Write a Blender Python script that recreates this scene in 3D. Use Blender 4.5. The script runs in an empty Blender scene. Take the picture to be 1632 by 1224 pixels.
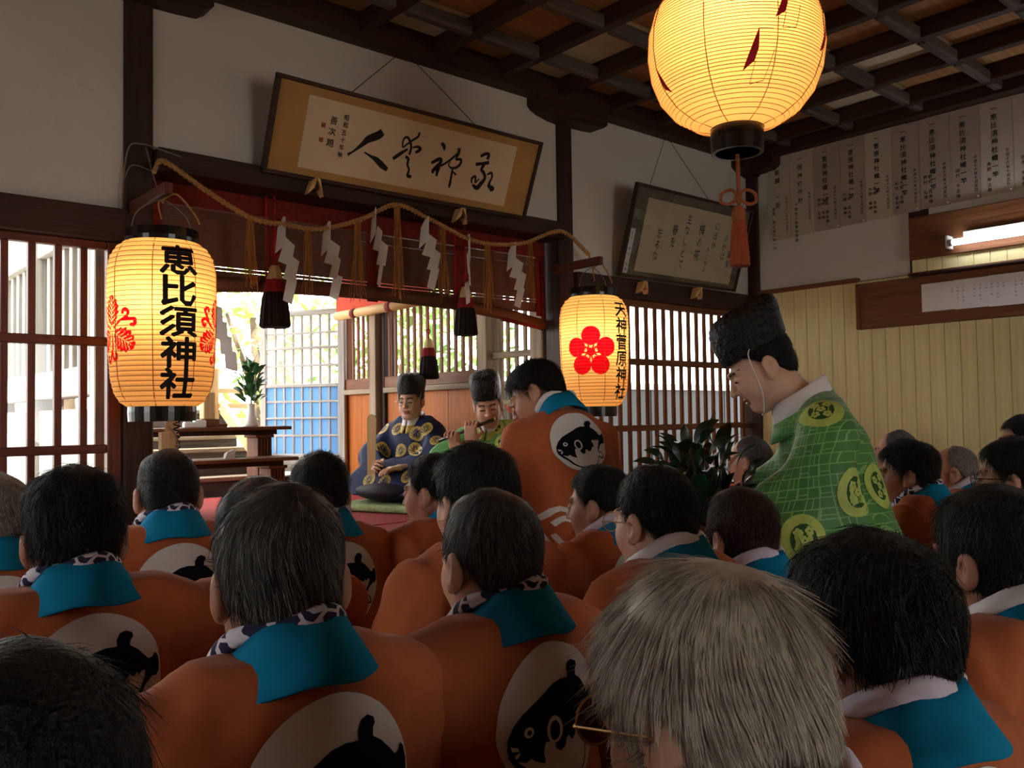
import bpy, bmesh, math, random
import numpy as np
from mathutils import Vector, Matrix, geometry
from mathutils.bvhtree import BVHTree
random.seed(7); RNG = np.random.default_rng(11)
PI = math.pi
S = bpy.context.scene
COL = S.collection

# ------------------------------------------------------------------ camera, sky, sun, exposure
def setup_view():
    az, pitch, roll = math.radians(41.05), math.radians(2.06), 0.0149
    F = Vector((math.sin(az)*math.cos(pitch), math.cos(az)*math.cos(pitch), math.sin(pitch)))
    R0 = Vector((math.cos(az), -math.sin(az), 0)); U0 = R0.cross(F)
    R = R0*math.cos(roll) - U0*math.sin(roll); U = U0*math.cos(roll) + R0*math.sin(roll)
    cam = bpy.data.cameras.new('camera'); co = bpy.data.objects.new('camera', cam); COL.objects.link(co)
    M = Matrix((R, U, -F)).transposed().to_4x4(); M.translation = (0, 0, 1.45)
    co.matrix_world = M
    cam.sensor_width = 36; cam.lens = 36*1392/1632; cam.clip_start = .03; cam.clip_end = 300
    S.camera = co
    w = bpy.data.worlds.new('sky'); S.world = w; w.use_nodes = True
    nt = w.node_tree; bg = nt.nodes['Background']
    bg.inputs[0].default_value = (1, .985, .96, 1); bg.inputs[1].default_value = 9.0
    sl = bpy.data.lights.new('sun', 'SUN'); sl.energy = 22; sl.angle = .02; sl.color = (1, .95, .86)
    so = bpy.data.objects.new('sun', sl); COL.objects.link(so)
    so.rotation_euler = Vector((.35, .62, -1)).to_track_quat('-Z', 'Y').to_euler()
    S.view_settings.view_transform = 'Standard'; S.view_settings.look = 'None'
    S.view_settings.gamma = 1; S.view_settings.use_curve_mapping = False
    S.view_settings.exposure = 0.0
    S.cycles.use_denoising = True
    S.cycles.max_bounces = 8; S.cycles.diffuse_bounces = 5; S.cycles.transparent_max_bounces = 12
    S.cycles.sample_clamp_indirect = 6; S.cycles.caustics_reflective = False; S.cycles.caustics_refractive = False
setup_view()

# ------------------------------------------------------------------ materials
MATS = {}
def lin(c):
    c = [v/255 for v in c]
    return [v/12.92 if v <= .04045 else ((v+.055)/1.055)**2.4 for v in c]
def mat(name, rgb, rough=.7, var=.12, scale=8, stretch=(1, 1, 1), bump=0., bscale=None, spec=.3, metal=0, rgb2=None, detail=4, sheen=0, coat=0):
    """principled surface with a noise-varied colour (rgb to rgb2) and optional noise relief"""
    if name in MATS: return MATS[name]
    m = bpy.data.materials.new(name); m.use_nodes = True; nt = m.node_tree; N = nt.nodes; Lk = nt.links
    b = N['Principled BSDF']; b.inputs['Roughness'].default_value = rough; b.inputs['Metallic'].default_value = metal
    b.inputs['Specular IOR Level'].default_value = spec; b.inputs['Sheen Weight'].default_value = sheen; b.inputs['Coat Weight'].default_value = coat
    c1 = lin(rgb); c2 = lin(rgb2) if rgb2 else [min(1, v*(1+var)) for v in c1]
    if not rgb2: c1 = [v*(1-var) for v in c1]
    tc = N.new('ShaderNodeTexCoord'); mp = N.new('ShaderNodeMapping'); mp.inputs['Scale'].default_value = stretch
    nz = N.new('ShaderNodeTexNoise'); nz.inputs['Scale'].default_value = scale; nz.inputs['Detail'].default_value = detail
    cr = N.new('ShaderNodeValToRGB'); cr.color_ramp.elements[0].position = .3; cr.color_ramp.elements[1].position = .7
    cr.color_ramp.elements[0].color = (*c1, 1); cr.color_ramp.elements[1].color = (*c2, 1)
    Lk.new(tc.outputs['Object'], mp.inputs[0]); Lk.new(mp.outputs[0], nz.inputs['Vector']); Lk.new(nz.outputs[0], cr.inputs[0]); Lk.new(cr.outputs[0], b.inputs['Base Color'])
    if bump:
        bp = N.new('ShaderNodeBump'); bp.inputs['Strength'].default_value = bump; bp.inputs['Distance'].default_value = .01
        n2 = N.new('ShaderNodeTexNoise'); n2.inputs['Scale'].default_value = bscale or scale*4; n2.inputs['Detail'].default_value = 3
        Lk.new(mp.outputs[0], n2.inputs['Vector']); Lk.new(n2.outputs[0], bp.inputs['Height']); Lk.new(bp.outputs[0], b.inputs['Normal'])
    MATS[name] = m; return m
def wood(name, rgb, rgb2, axis=2, rough=.6, spec=.3, coat=0):
    st = [14, 14, 14]; st[axis] = .9
    return mat(name, rgb, rough, 0, 3.2, st, .25, 6, spec, rgb2=rgb2, coat=coat)
def M(n): return MATS[n]

mat('plaster', (206, 203, 197), .9, .04, 3, bump=.12, bscale=40)
for ax, s in ((0, 'x'), (1, 'y'), (2, 'z')):
    wood('dark_wood_'+s, (44, 26, 22), (64, 40, 31), ax)
    wood('brown_wood_'+s, (98, 58, 34), (130, 82, 48), ax)
    wood('red_wood_'+s, (82, 38, 27), (108, 54, 37), ax, .5)
    wood('weathered_'+s, (128, 112, 94), (170, 152, 128), ax, .8)
    wood('pale_wood_'+s, (196, 160, 112), (222, 190, 142), ax)
    wood('pale_grey_wood_'+s, (170, 166, 160), (204, 200, 194), ax, .8)
    wood('orange_wood_'+s, (160, 86, 30), (184, 106, 42), ax, .55, .2)
    wood('dark_grey_wood_'+s, (62, 54, 50), (96, 86, 80), ax, .8)
    wood('ceiling_board_'+s, (150, 104, 64), (186, 138, 90), ax, .75)
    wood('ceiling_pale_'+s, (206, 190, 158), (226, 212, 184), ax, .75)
wood('panelling', (222, 208, 150), (234, 221, 166), 2, .55)
mat('carpet', (140, 42, 38), .95, .18, 60, bump=.3)
mat('paper_white', (232, 228, 228), .8, .03, 5)
mat('paper_old', (206, 188, 160), .85, .05, 4)
mat('paper_grey', (176, 166, 158), .8, .05, 4)
mat('paper_strip', (190, 180, 166), .85, .06, 3)
mat('paper_strip_dim', (168, 156, 146), .85, .06, 3)
mat('silk_tan', (172, 132, 78), .7, .12, 5)
mat('mount_grey', (98, 92, 78), .8, .2, 90)
mat('ink', (26, 22, 22), .75, .1, 20)
mat('ink_faded', (58, 50, 46), .85, .25, 30)
mat('seal_red', (140, 78, 64), .8, .2, 60)
mat('black_lacquer', (14, 13, 13), .22, .1, 6, spec=.6)
mat('black_metal', (20, 20, 22), .4, .1, 20)
mat('red_paint', (196, 24, 40), .7, .08, 20)
mat('rope', (176, 134, 82), .9, .25, 120, bump=.4)
mat('straw', (172, 118, 58), .85, .35, 160, (1, 1, .05))
mat('white_cord', (226, 222, 216), .7, .04, 30)
mat('wire', (120, 110, 104), .5, .1, 30)
mat('red_cloth', (112, 30, 26), .85, .2, 40)
mat('red_cord', (176, 22, 32), .7, .1, 60)
mat('blind_red', (196, 70, 44), .85, .25, 90)
mat('bamboo_dark', (98, 58, 40), .6, .3, 60, (1, 1, 6))
mat('bamboo_pale', (196, 158, 104), .6, .12, 40, (1, .2, 6))
mat('tassel_black', (26, 20, 18), .9, .3, 200, (1, 1, .08))
mat('tassel_red', (128, 26, 28), .9, .2, 200, (1, 1, .08))
mat('tassel_cream', (206, 184, 132), .9, .15, 200, (1, 1, .08))
mat('tassel_orange', (150, 70, 40), .75, .3, 220, (1, 1, .05))
mat('cord_orange', (148, 82, 48), .7, .15, 120)
mat('ceramic', (236, 238, 238), .2, .02, 5, spec=.5)
mat('leaf', (34, 88, 40), .38, .35, 14, spec=.5)
mat('leaf_dark', (22, 48, 28), .35, .35, 14, spec=.5)
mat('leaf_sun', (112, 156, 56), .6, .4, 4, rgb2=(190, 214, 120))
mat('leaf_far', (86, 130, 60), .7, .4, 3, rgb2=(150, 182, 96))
mat('bark', (84, 70, 56), .9, .25, 10)
mat('gravel', (150, 145, 135), .95, .12, 30, bump=.3)
mat('plank_floor', (84, 60, 44), .6, .2, 3, (1, 12, 1))
mat('grey_sheet', (42, 44, 48), .6, .1, 3)
mat('concrete_pale', (214, 212, 206), .9, .06, 3)
mat('cushion_green', (142, 158, 112), .9, .15, 80)
mat('plastic_white', (228, 228, 226), .45, .03, 5)
mat('tin', (170, 172, 174), .35, .1, 20, metal=.8)
mat('orange_cloth', (178, 98, 60), .9, .07, 30, bump=.5, bscale=13, spec=.1, sheen=.1)
mat('teal_cloth', (14, 124, 166), .85, .08, 24, bump=.25, bscale=16, spec=.1)
mat('emblem_white', (214, 214, 210), .9, .03, 20, spec=.1)
mat('emblem_black', (20, 20, 30), .9, .1, 20, spec=.1)
mat('towel_plain', (214, 206, 222), .9, .05, 30, bump=.15, bscale=120)
mat('shirt_white', (226, 226, 230), .85, .04, 20)
mat('cloth_black', (22, 21, 26), .95, .2, 20, spec=.1)
mat('trousers_dark', (40, 40, 48), .9, .2, 20)
mat('navy_brocade', (18, 32, 74), .62, .2, 60, bump=.08, bscale=200)
mat('gold_brocade', (188, 160, 72), .5, .2, 40, spec=.5, bump=.1, bscale=160)
mat('dark_brocade', (34, 26, 42), .7, .3, 30)
mat('medallion', (176, 196, 98), .6, .12, 40, bump=.1, bscale=160)
mat('green_dark', (38, 84, 40), .7, .15, 40)
mat('crinkle_black', (6, 6, 8), .42, .3, 60, bump=1.0, bscale=95, spec=.3)
mat('skin', (186, 138, 114), .55, .07, 9, spec=.35)
mat('skin_tan', (158, 110, 88), .55, .08, 9, spec=.35)
mat('skin_pale', (206, 162, 138), .55, .06, 9, spec=.35)
mat('lip', (156, 102, 90), .5, .08, 20)
mat('brow', (52, 42, 38), .8, .1, 40)
mat('hair_black', (20, 18, 18), .6, .4, 90, bump=.9, bscale=170, spec=.25)
mat('hair_brown', (52, 30, 24), .58, .35, 90, bump=.9, bscale=170, spec=.25)
mat('hair_dark_grey', (50, 48, 46), .55, .4, 90, spec=.35)
mat('hair_grey', (106, 102, 94), .55, .4, 90, spec=.3)
mat('hair_salt', (70, 72, 74), .5, .6, 120, spec=.35)
mat('hair_white', (182, 174, 158), .55, .28, 60, spec=.3)
mat('lens_brown', (78, 38, 26), .1, .05, 5, spec=.6)
mat('gilt', (196, 160, 96), .3, .1, 20, metal=.9)
mat('flute_dark', (44, 30, 26), .3, .2, 30, (1, 1, 1), spec=.6)
mat('bench_wood', (120, 92, 62), .7, .15, 6)

def glass(name, tint=(1, 1, 1), rough=0.):
    m = bpy.data.materials.new(name); m.use_nodes = True; nt = m.node_tree; N = nt.nodes
    out = N['Material Output']; N.remove(N['Principled BSDF'])
    tr = N.new('ShaderNodeBsdfTransparent'); tr.inputs[0].default_value = (*tint, 1)
    gl = N.new('ShaderNodeBsdfGlossy'); gl.inputs['Roughness'].default_value = .02 + rough
    lw = N.new('ShaderNodeLayerWeight'); lw.inputs[0].default_value = .5
    pw = N.new('ShaderNodeMath'); pw.operation = 'POWER'; pw.inputs[1].default_value = 3.5
    fr = N.new('ShaderNodeMath'); fr.operation = 'MULTIPLY_ADD'; fr.inputs[1].default_value = .6; fr.inputs[2].default_value = .03
    mx = N.new('ShaderNodeMixShader')
    nt.links.new(lw.outputs['Facing'], pw.inputs[0]); nt.links.new(pw.outputs[0], fr.inputs[0])
    nt.links.new(fr.outputs[0], mx.inputs[0]); nt.links.new(tr.outputs[0], mx.inputs[1]); nt.links.new(gl.outputs[0], mx.inputs[2]); nt.links.new(mx.outputs[0], out.inputs[0])
    MATS[name] = m; return m
glass('glass', (.93, .95, .95))
def frosted(name, rgb):
    m = bpy.data.materials.new(name); m.use_nodes = True; nt = m.node_tree; N = nt.nodes
    out = N['Material Output']; N.remove(N['Principled BSDF'])
    a = N.new('ShaderNodeBsdfTranslucent'); a.inputs[0].default_value = (*lin(rgb), 1)
    b = N.new('ShaderNodeBsdfDiffuse'); b.inputs[0].default_value = (*lin(rgb), 1)
    mx = N.new('ShaderNodeMixShader'); mx.inputs[0].default_value = .35
    nz = N.new('ShaderNodeTexNoise'); nz.inputs['Scale'].default_value = 3
    nt.links.new(a.outputs[0], mx.inputs[1]); nt.links.new(b.outputs[0], mx.inputs[2]); nt.links.new(mx.outputs[0], out.inputs[0])
    MATS[name] = m; return m
frosted('frosted_glass', (150, 186, 222)); frosted('lantern_paper', (250, 205, 140)); frosted('lantern_red', (214, 8, 30)); frosted('shade_paper', (240, 240, 236))
def emit(name, rgb, k):
    m = bpy.data.materials.new(name); m.use_nodes = True; nt = m.node_tree; N = nt.nodes
    e = N.new('ShaderNodeEmission'); e.inputs[0].default_value = (*lin(rgb), 1); e.inputs[1].default_value = k
    nt.links.new(e.outputs[0], N['Material Output'].inputs[0]); N.remove(N['Principled BSDF']); MATS[name] = m; return m
emit('tube_light', (240, 246, 255), 14)

# ------------------------------------------------------------------ mesh helpers
def tag(o, label=None, cat=None, group=None, kind=None):
    if label: o['label'] = label
    if cat: o['category'] = cat
    if group: o['group'] = group
    if kind: o['kind'] = kind
    return o
def empty(name, loc=(0, 0, 0), rz=0, parent=None):
    o = bpy.data.objects.new(name, None); COL.objects.link(o); o.location = loc; o.rotation_euler = (0, 0, rz)
    o.empty_display_size = .05
    if parent: o.parent = parent
    return o
def link(name, me, parent=None, loc=None):
    o = bpy.data.objects.new(name, me); COL.objects.link(o)
    if parent: o.parent = parent
    if loc is not None: o.location = loc
    return o
def mesh(name, V, Fc, mt, smooth=False, idx=None):
    me = bpy.data.meshes.new(name); me.from_pydata([tuple(map(float, v)) for v in V], [], [tuple(map(int, f)) for f in Fc])
    for m in (mt if isinstance(mt, (list, tuple)) else [mt]): me.materials.append(M(m) if isinstance(m, str) else m)
    if idx is not None: me.polygons.foreach_set('material_index', np.asarray(idx, dtype=np.int32))
    if smooth: me.polygons.foreach_set('use_smooth', [True]*len(me.polygons))
    me.update(); return me
class B:
    """collects shapes; build() links them as one mesh object"""
    def __init__(s): s.V = []; s.F = []
    def add(s, V, Fc):
        n = len(s.V); s.V += [tuple(v) for v in V]; s.F += [tuple(i+n for i in f) for f in Fc]; return s
    def box(s, x0, x1, y0, y1, z0, z1, c=0.):
        V, Fc = boxvf(x0, x1, y0, y1, z0, z1, c); return s.add(V, Fc)
    def tube(s, P, r, n=8, cap=True):
        V, Fc = tubevf(P, r, n, cap); return s.add(V, Fc)
    def lathe(s, prof, n=24, c=(0, 0, 0)):
        V, Fc = lathevf(prof, n, c); return s.add(V, Fc)
    def prism(s, poly, axis, a, b):
        V, Fc = prismvf(poly, axis, a, b); return s.add(V, Fc)
    def build(s, name, mt, parent=None, smooth=False, loc=None):
        return link(name, mesh(name, s.V, s.F, mt, smooth), parent, loc)
def boxvf(x0, x1, y0, y1, z0, z1, c=0.):
    if c <= 0:
        V = [(x, y, z) for x in (x0, x1) for y in (y0, y1) for z in (z0, z1)]
        return V, [(0, 1, 3, 2), (4, 6, 7, 5), (0, 4, 5, 1), (2, 3, 7, 6), (0, 2, 6, 4), (1, 5, 7, 3)]
    V = []; Fc = []
    lo = (x0, y0, z0); hi = (x1, y1, z1); ids = {}
    for sx in (0, 1):
        for sy in (0, 1):
            for sz in (0, 1):
                s = (sx, sy, sz)
                for a in range(3):
                    p = [(lo[k]+c if s[k] == 0 else hi[k]-c) for k in range(3)]; p[a] = lo[a] if s[a] == 0 else hi[a]
                    ids[(s, a)] = len(V); V.append(tuple(p))
    for a in range(3):
        b, d = (a+1) % 3, (a+2) % 3
        for sa in (0, 1):
            q = []
            for sb, sd in ((0, 0), (1, 0), (1, 1), (0, 1)):
                s = [0]*3; s[a] = sa; s[b] = sb; s[d] = sd; q.append(ids[(tuple(s), a)])
            Fc.append(tuple(q if sa else q[::-1]))
        for sb in (0, 1):
            for sd in (0, 1):
                s0 = [0]*3; s0[b] = sb; s0[d] = sd; s1 = list(s0); s1[a] = 1; s0 = tuple(s0); s1 = tuple(s1)
                q = (ids[(s0, b)], ids[(s1, b)], ids[(s1, d)], ids[(s0, d)])
                Fc.append(q if (sb ^ sd) else q[::-1])
    for s in [(i, j, k) for i in (0, 1) for j in (0, 1) for k in (0, 1)]:
        q = tuple(ids[(s, a)] for a in range(3)); Fc.append(q if sum(s) % 2 else q[::-1])
    return V, Fc
def box(name, x0, x1, y0, y1, z0, z1, mt, parent=None, c=.004, loc=None):
    V, Fc = boxvf(x0, x1, y0, y1, z0, z1, c); return link(name, mesh(name, V, Fc, mt), parent, loc)
def tubevf(P, r, n=8, cap=True):
    P = [Vector(p) for p in P]; m = len(P); r = [r]*m if not hasattr(r, '__len__') else r
    V = []; Fc = []; up = None
    for i, p in enumerate(P):
        t = (P[min(i+1, m-1)] - P[max(i-1, 0)]).normalized()
        if up is None: up = Vector((0, 0, 1)) if abs(t.z) < .9 else Vector((1, 0, 0))
        a = t.cross(up)
        if a.length < 1e-6: a = t.cross(Vector((0, 1, 0)))
        a.normalize(); b = a.cross(t).normalized(); up = b
        for k in range(n):
            an = 2*PI*k/n; V.append(p + a*(math.cos(an)*r[i]) + b*(math.sin(an)*r[i]))
    for i in range(m-1):
        for k in range(n):
            Fc.append((i*n+k, i*n+(k+1) % n, (i+1)*n+(k+1) % n, (i+1)*n+k))
    if cap: Fc += [tuple(range(n))[::-1], tuple((m-1)*n+k for k in range(n))]
    return V, Fc
def lathevf(prof, n=24, c=(0, 0, 0)):
    V = []; Fc = []; m = len(prof)
    for r, z in prof:
        for k in range(n): V.append((c[0]+r*math.cos(2*PI*k/n), c[1]+r*math.sin(2*PI*k/n), c[2]+z))
    for i in range(m-1):
        for k in range(n): Fc.append((i*n+k, i*n+(k+1) % n, (i+1)*n+(k+1) % n, (i+1)*n+k))
    if prof[0][0] > 1e-5: Fc.append(tuple(range(n))[::-1])
    if prof[-1][0] > 1e-5: Fc.append(tuple((m-1)*n+k for k in range(n)))
    return V, Fc
def prismvf(poly, axis, a, b):
    """poly in the two other axes (cyclic order), extruded from a to b along axis"""
    n = len(poly); V = []
    for t in (a, b):
        for u, v in poly:
            p = [0]*3; p[axis] = t; p[(axis+1) % 3] = u; p[(axis+2) % 3] = v; V.append(tuple(p))
    Fc = [tuple(range(n))[::-1], tuple(range(n, 2*n))] + [(k, (k+1) % n, n+(k+1) % n, n+k) for k in range(n)]
    return V, Fc
def spline(P, n=8):
    """Catmull-Rom through P"""
    P = [np.array(p, float) for p in P]; P = [2*P[0]-P[1]] + P + [2*P[-1]-P[-2]]; out = []
    for i in range(1, len(P)-2):
        for t in np.linspace(0, 1, n, endpoint=False):
            a, b, c, d = P[i-1:i+3]
            out.append(.5*((2*b)+(-a+c)*t+(2*a-5*b+4*c-d)*t*t+(-a+3*b-3*c+d)*t**3))
    out.append(P[-2]); return out
def curve_mesh(loops, name='shape'):
    """filled flat shape from 2-D loops (holes by nesting)"""
    cu = bpy.data.curves.new(name, 'CURVE'); cu.dimensions = '2D'; cu.fill_mode = 'BOTH'
    for lp in loops:
        s = cu.splines.new('POLY'); s.points.add(len(lp)-1)
        for p, q in zip(s.points, lp): p.co = (q[0], q[1], 0, 1)
        s.use_cyclic_u = True
    o = bpy.data.objects.new(name, cu); COL.objects.link(o)
    bpy.context.view_layer.update(); dg = bpy.context.evaluated_depsgraph_get()
    me = bpy.data.meshes.new_from_object(o.evaluated_get(dg)); bpy.data.objects.remove(o); bpy.data.curves.remove(cu)
    return me
GLY = {}
def glyph(ch, bold=0):
    """(V, F) of one character, centred in a unit cell"""
    k = (ch, bold)
    if k in GLY: return GLY[k]
    cu = bpy.data.curves.new('t', 'FONT'); cu.body = ch; cu.resolution_u = 1; cu.size = 1
    o = bpy.data.objects.new('t', cu); COL.objects.link(o); bpy.context.view_layer.update()
    me = bpy.data.meshes.new_from_object(o.evaluated_get(bpy.context.evaluated_depsgraph_get()))
    V = np.array([v.co[:2] for v in me.vertices]).reshape(-1, 2); Fc = [tuple(p.vertices) for p in me.polygons]
    bpy.data.objects.remove(o); bpy.data.curves.remove(cu); bpy.data.meshes.remove(me)
    if len(V):
        V = V - [(V[:, 0].min()+V[:, 0].max())/2, .37]
    if bold and len(V):
        Vs = []; Fs = []
        for i in range(8):
            a = 2*PI*i/8; Fs += [tuple(q+len(V)*i for q in f) for f in Fc]; Vs.append(V + [bold*math.cos(a)*.7, bold*math.sin(a)])
        V = np.vstack(Vs); Fc = Fs
    GLY[k] = (V, Fc); return GLY[k]
def text_column(s, x, z, size, pitch=None, bold=0, sx=1.):
    """vertical writing, top at z; returns flat (V2, F)"""
    V = []; Fc = []; pitch = pitch or size*1.08
    for i, ch in enumerate(s):
        if ch == ' ': continue
        g, gf = glyph(ch, bold)
        Fc += [tuple(q+len(V) for q in f) for f in gf]
        V += [(x+p[0]*size*sx, z-pitch*(i+.5)+p[1]*size) for p in g]
    return V, Fc
def stroke(P, n=6):
    """brush stroke: P = (x, y, halfwidth); returns a closed loop"""
    Q = spline(P, n); L = []; R = []
    for i, q in enumerate(Q):
        t = (Q[min(i+1, len(Q)-1)]-Q[max(i-1, 0)])[:2]; l = np.hypot(*t) or 1; nrm = np.array([-t[1], t[0]])/l
        L.append(q[:2]+nrm*max(q[2], .0005)); R.append(q[:2]-nrm*max(q[2], .0005))
    return [tuple(p) for p in L+R[::-1]]
def stroke_vf(P, n=6):
    """brush stroke as a quad strip (V2, F), safe when it crosses itself"""
    lp = stroke(P, n); m = len(lp)//2
    return lp, [(i, i+1, 2*m-2-i, 2*m-1-i) for i in range(m-1)]
def grid_cut(me, step, axes=(0, 1)):
    bm = bmesh.new(); bm.from_mesh(me)
    for a in axes:
        lo = min(v.co[a] for v in bm.verts); hi = max(v.co[a] for v in bm.verts); k = math.ceil(lo/step)
        while k*step < hi:
            n = [0, 0, 0]; n[a] = 1; p = [0, 0, 0]; p[a] = k*step
            bmesh.ops.bisect_plane(bm, geom=bm.verts[:]+bm.edges[:]+bm.faces[:], plane_co=p, plane_no=n, dist=1e-6); k += 1
    bm.to_mesh(me); bm.free(); return me
def map_mesh(me, fn):
    for v in me.vertices: v.co = fn(v.co.x, v.co.y)
    me.update(); return me

# ------------------------------------------------------------------ signed-distance modelling
def snets(fn, lo, hi, h):
    lo = np.array(lo, float); hi = np.array(hi, float); n = np.ceil((hi-lo)/h).astype(int)+1
    ax = [lo[i]+h*np.arange(n[i]) for i in range(3)]
    G = np.stack(np.meshgrid(*ax, indexing='ij'), -1)
    D = fn(G.reshape(-1, 3)).reshape(n)
    s = D < 0
    acc = np.zeros(tuple(n-1)+(3,)); cnt = np.zeros(tuple(n-1))
    def sl(a, o): 
        r = [slice(None)]*3
        for i in range(3): r[i] = slice(o[i], n[i]-1+o[i])
        return tuple(r)
    corners = [(i, j, k) for i in (0, 1) for j in (0, 1) for k in (0, 1)]
    for c in corners:
        for a in range(3):
            if c[a] == 0:
                d = list(c); d[a] = 1
                A, Bq = D[sl(0, c)], D[sl(0, d)]; m = (A < 0) != (Bq < 0)
                t = np.where(m, A/np.where(m, A-Bq, 1), 0)
                for q in range(3):
                    acc[..., q] += np.where(m, c[q]+(t if q == a else 0), 0)
                cnt += m
    act = cnt > 0
    vid = -np.ones(act.shape, int); vid[act] = np.arange(act.sum())
    idx = np.argwhere(act); V = lo + h*(idx + acc[act]/cnt[act][:, None])
    Q = []
    for a in range(3):
        b, c = (a+1) % 3, (a+2) % 3
        r0 = [slice(None)]*3; r1 = [slice(None)]*3; r0[a] = slice(0, n[a]-1); r1[a] = slice(1, n[a])
        m = s[tuple(r0)] != s[tuple(r1)]
        e = np.argwhere(m); ok = (e[:, b] > 0) & (e[:, c] > 0) & (e[:, b] < n[b]-1) & (e[:, c] < n[c]-1); e = e[ok]
        if not len(e): continue
        def at(db, dc):
            q = e.copy(); q[:, b] -= db; q[:, c] -= dc; return vid[q[:, 0], q[:, 1], q[:, 2]]
        quad = np.stack([at(1, 1), at(0, 1), at(0, 0), at(1, 0)], 1)
        inside = s[e[:, 0], e[:, 1], e[:, 2]]
        quad[~inside] = quad[~inside][:, ::-1]
        Q.append(quad)
    return V, np.vstack(Q)
def smin(a, b, k):
    h = np.clip(.5+.5*(b-a)/k, 0, 1); return b*(1-h)+a*h-k*h*(1-h)
def smax(a, b, k): return -smin(-a, -b, k)
def sell(P, c, r):
    q = (P-np.array(c))/np.array(r); l = np.linalg.norm(q, axis=1); g = np.linalg.norm(q/np.array(r), axis=1)
    return l*(l-1)/np.maximum(g, 1e-9)
def scap(P, a, b, ra, rb=None, flat=None):
    a = np.array(a, float); b = np.array(b, float); rb = ra if rb is None else rb
    d = b-a; t = np.clip(((P-a)@d)/max(d@d, 1e-9), 0, 1); q = P-a-t[:, None]*d
    if flat is not None: q = q/np.array(flat)
    return np.linalg.norm(q, axis=1)-(ra+(rb-ra)*t)
def sbox(P, c, hs, r):
    q = np.abs(P-np.array(c))-np.array(hs)+r
    return np.linalg.norm(np.maximum(q, 0), axis=1)+np.minimum(q.max(axis=1), 0)-r
def rot(ax, ang):
    return np.array(Matrix.Rotation(ang, 3, ax))
# ------------------------------------------------------------------ the setting
def struct(name, loc=(0, 0, 0)): return tag(empty(name, loc), kind='structure')
fl = box('floor', -3, 4.82, -4, 3.28, -.06, 0, 'plank_floor'); fl['kind'] = 'structure'

wf = struct('wall_front')
for x0, x1, z0 in ((-3, .98, 2.19), (1.08, 3.11, 2.427), (3.215, 4.82, 2.19)):
    box('plaster_panel', x0, x1, 3.2, 3.28, z0, 3.04, 'plaster', wf, 0)
for x0, x1 in ((.98, 1.08), (3.11, 3.215), (4.82, 4.92)):
    box('post', x0, x1, 3.185, 3.3, 0, 3.04, 'dark_wood_z', wf, .006)
box('post', 3.12, 3.22, 3.34, 3.44, 0, 2.6, 'weathered_z', wf, .006)
box('lintel', 1.08, 3.11, 3.14, 3.3, 2.345, 2.427, 'dark_wood_x', wf)
box('lintel', -3, .98, 3.16, 3.3, 2.078, 2.19, 'dark_wood_x', wf)
box('lintel', 3.215, 4.82, 3.16, 3.3, 2.085, 2.19, 'dark_wood_x', wf)
box('head_beam', -3, 4.9, 3.12, 3.3, 3.04, 3.2, 'dark_wood_x', wf)
for cx, a, b in ((1.03, .24, .24), (3.1625, .25, .235), (4.87, .22, .02)):
    pr = [(3.04, cx-a), (3.04, cx+b), (2.975, cx+b), (2.955, cx+b-.03), (2.95, cx+b-.1), (2.945, cx-.05), (2.95, cx-a+.14), (2.965, cx-a+.06), (2.985, cx-a+.015), (3.0, cx-a)]
    bb = B(); bb.prism(pr, 1, 3.1, 3.22); bb.build('bracket', 'dark_wood_x', wf)
# wall below the left lintel, left of the glazed door
box('plaster_panel', -3, -.42, 3.2, 3.28, .9, 2.078, 'plaster', wf, 0)
box('base_board', -3, .98, 3.19, 3.29, 0, .9, 'dark_wood_x', wf)
box('base_board', 3.215, 4.82, 3.19, 3.29, 0, .62, 'dark_wood_x', wf)

# glazed lattice door in the left bay
d1 = struct('door_1')
for x0, x1 in ((.932, .98), (-.42, -.37)): box('stile', x0, x1, 3.21, 3.25, .9, 2.078, 'red_wood_z', d1)
for z0, z1 in ((2.05, 2.078), (1.712, 1.744), (1.34, 1.371), (.9, 1.0)): box('rail', -.37, .932, 3.212, 3.248, z0, z1, 'red_wood_x', d1)
mx = [.857-.0805*k for k in range(15)]
for x in mx: box('muntin', x-.0115, x+.0115, 3.215, 3.245, 1.0, 2.05, 'red_wood_z', d1, .003)
edges = [.932]+mx+[-.37]
for z0, z1 in ((1.744, 2.05), (1.371, 1.712), (1.0, 1.34)):
    for a, b in zip(edges[:7], edges[1:8]): box('pane', b+.0115 if b in mx else b, a-.0115 if a in mx else a, 3.229, 3.232, z0, z1, 'glass', d1, 0)

# slatted window in the right bay
w2 = struct('window_2')
for z0, z1 in ((2.05, 2.085), (1.722, 1.757), (1.352, 1.386), (.98, 1.02), (.62, .68)): box('rail', 3.215, 4.82, 3.205, 3.25, z0, z1, 'brown_wood_x', w2)
x = 3.29
while x < 4.8:
    box('slat', x-.012, x+.012, 3.222, 3.24, .68, 2.085, 'brown_wood_z', w2, .003); x += .0772

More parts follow.
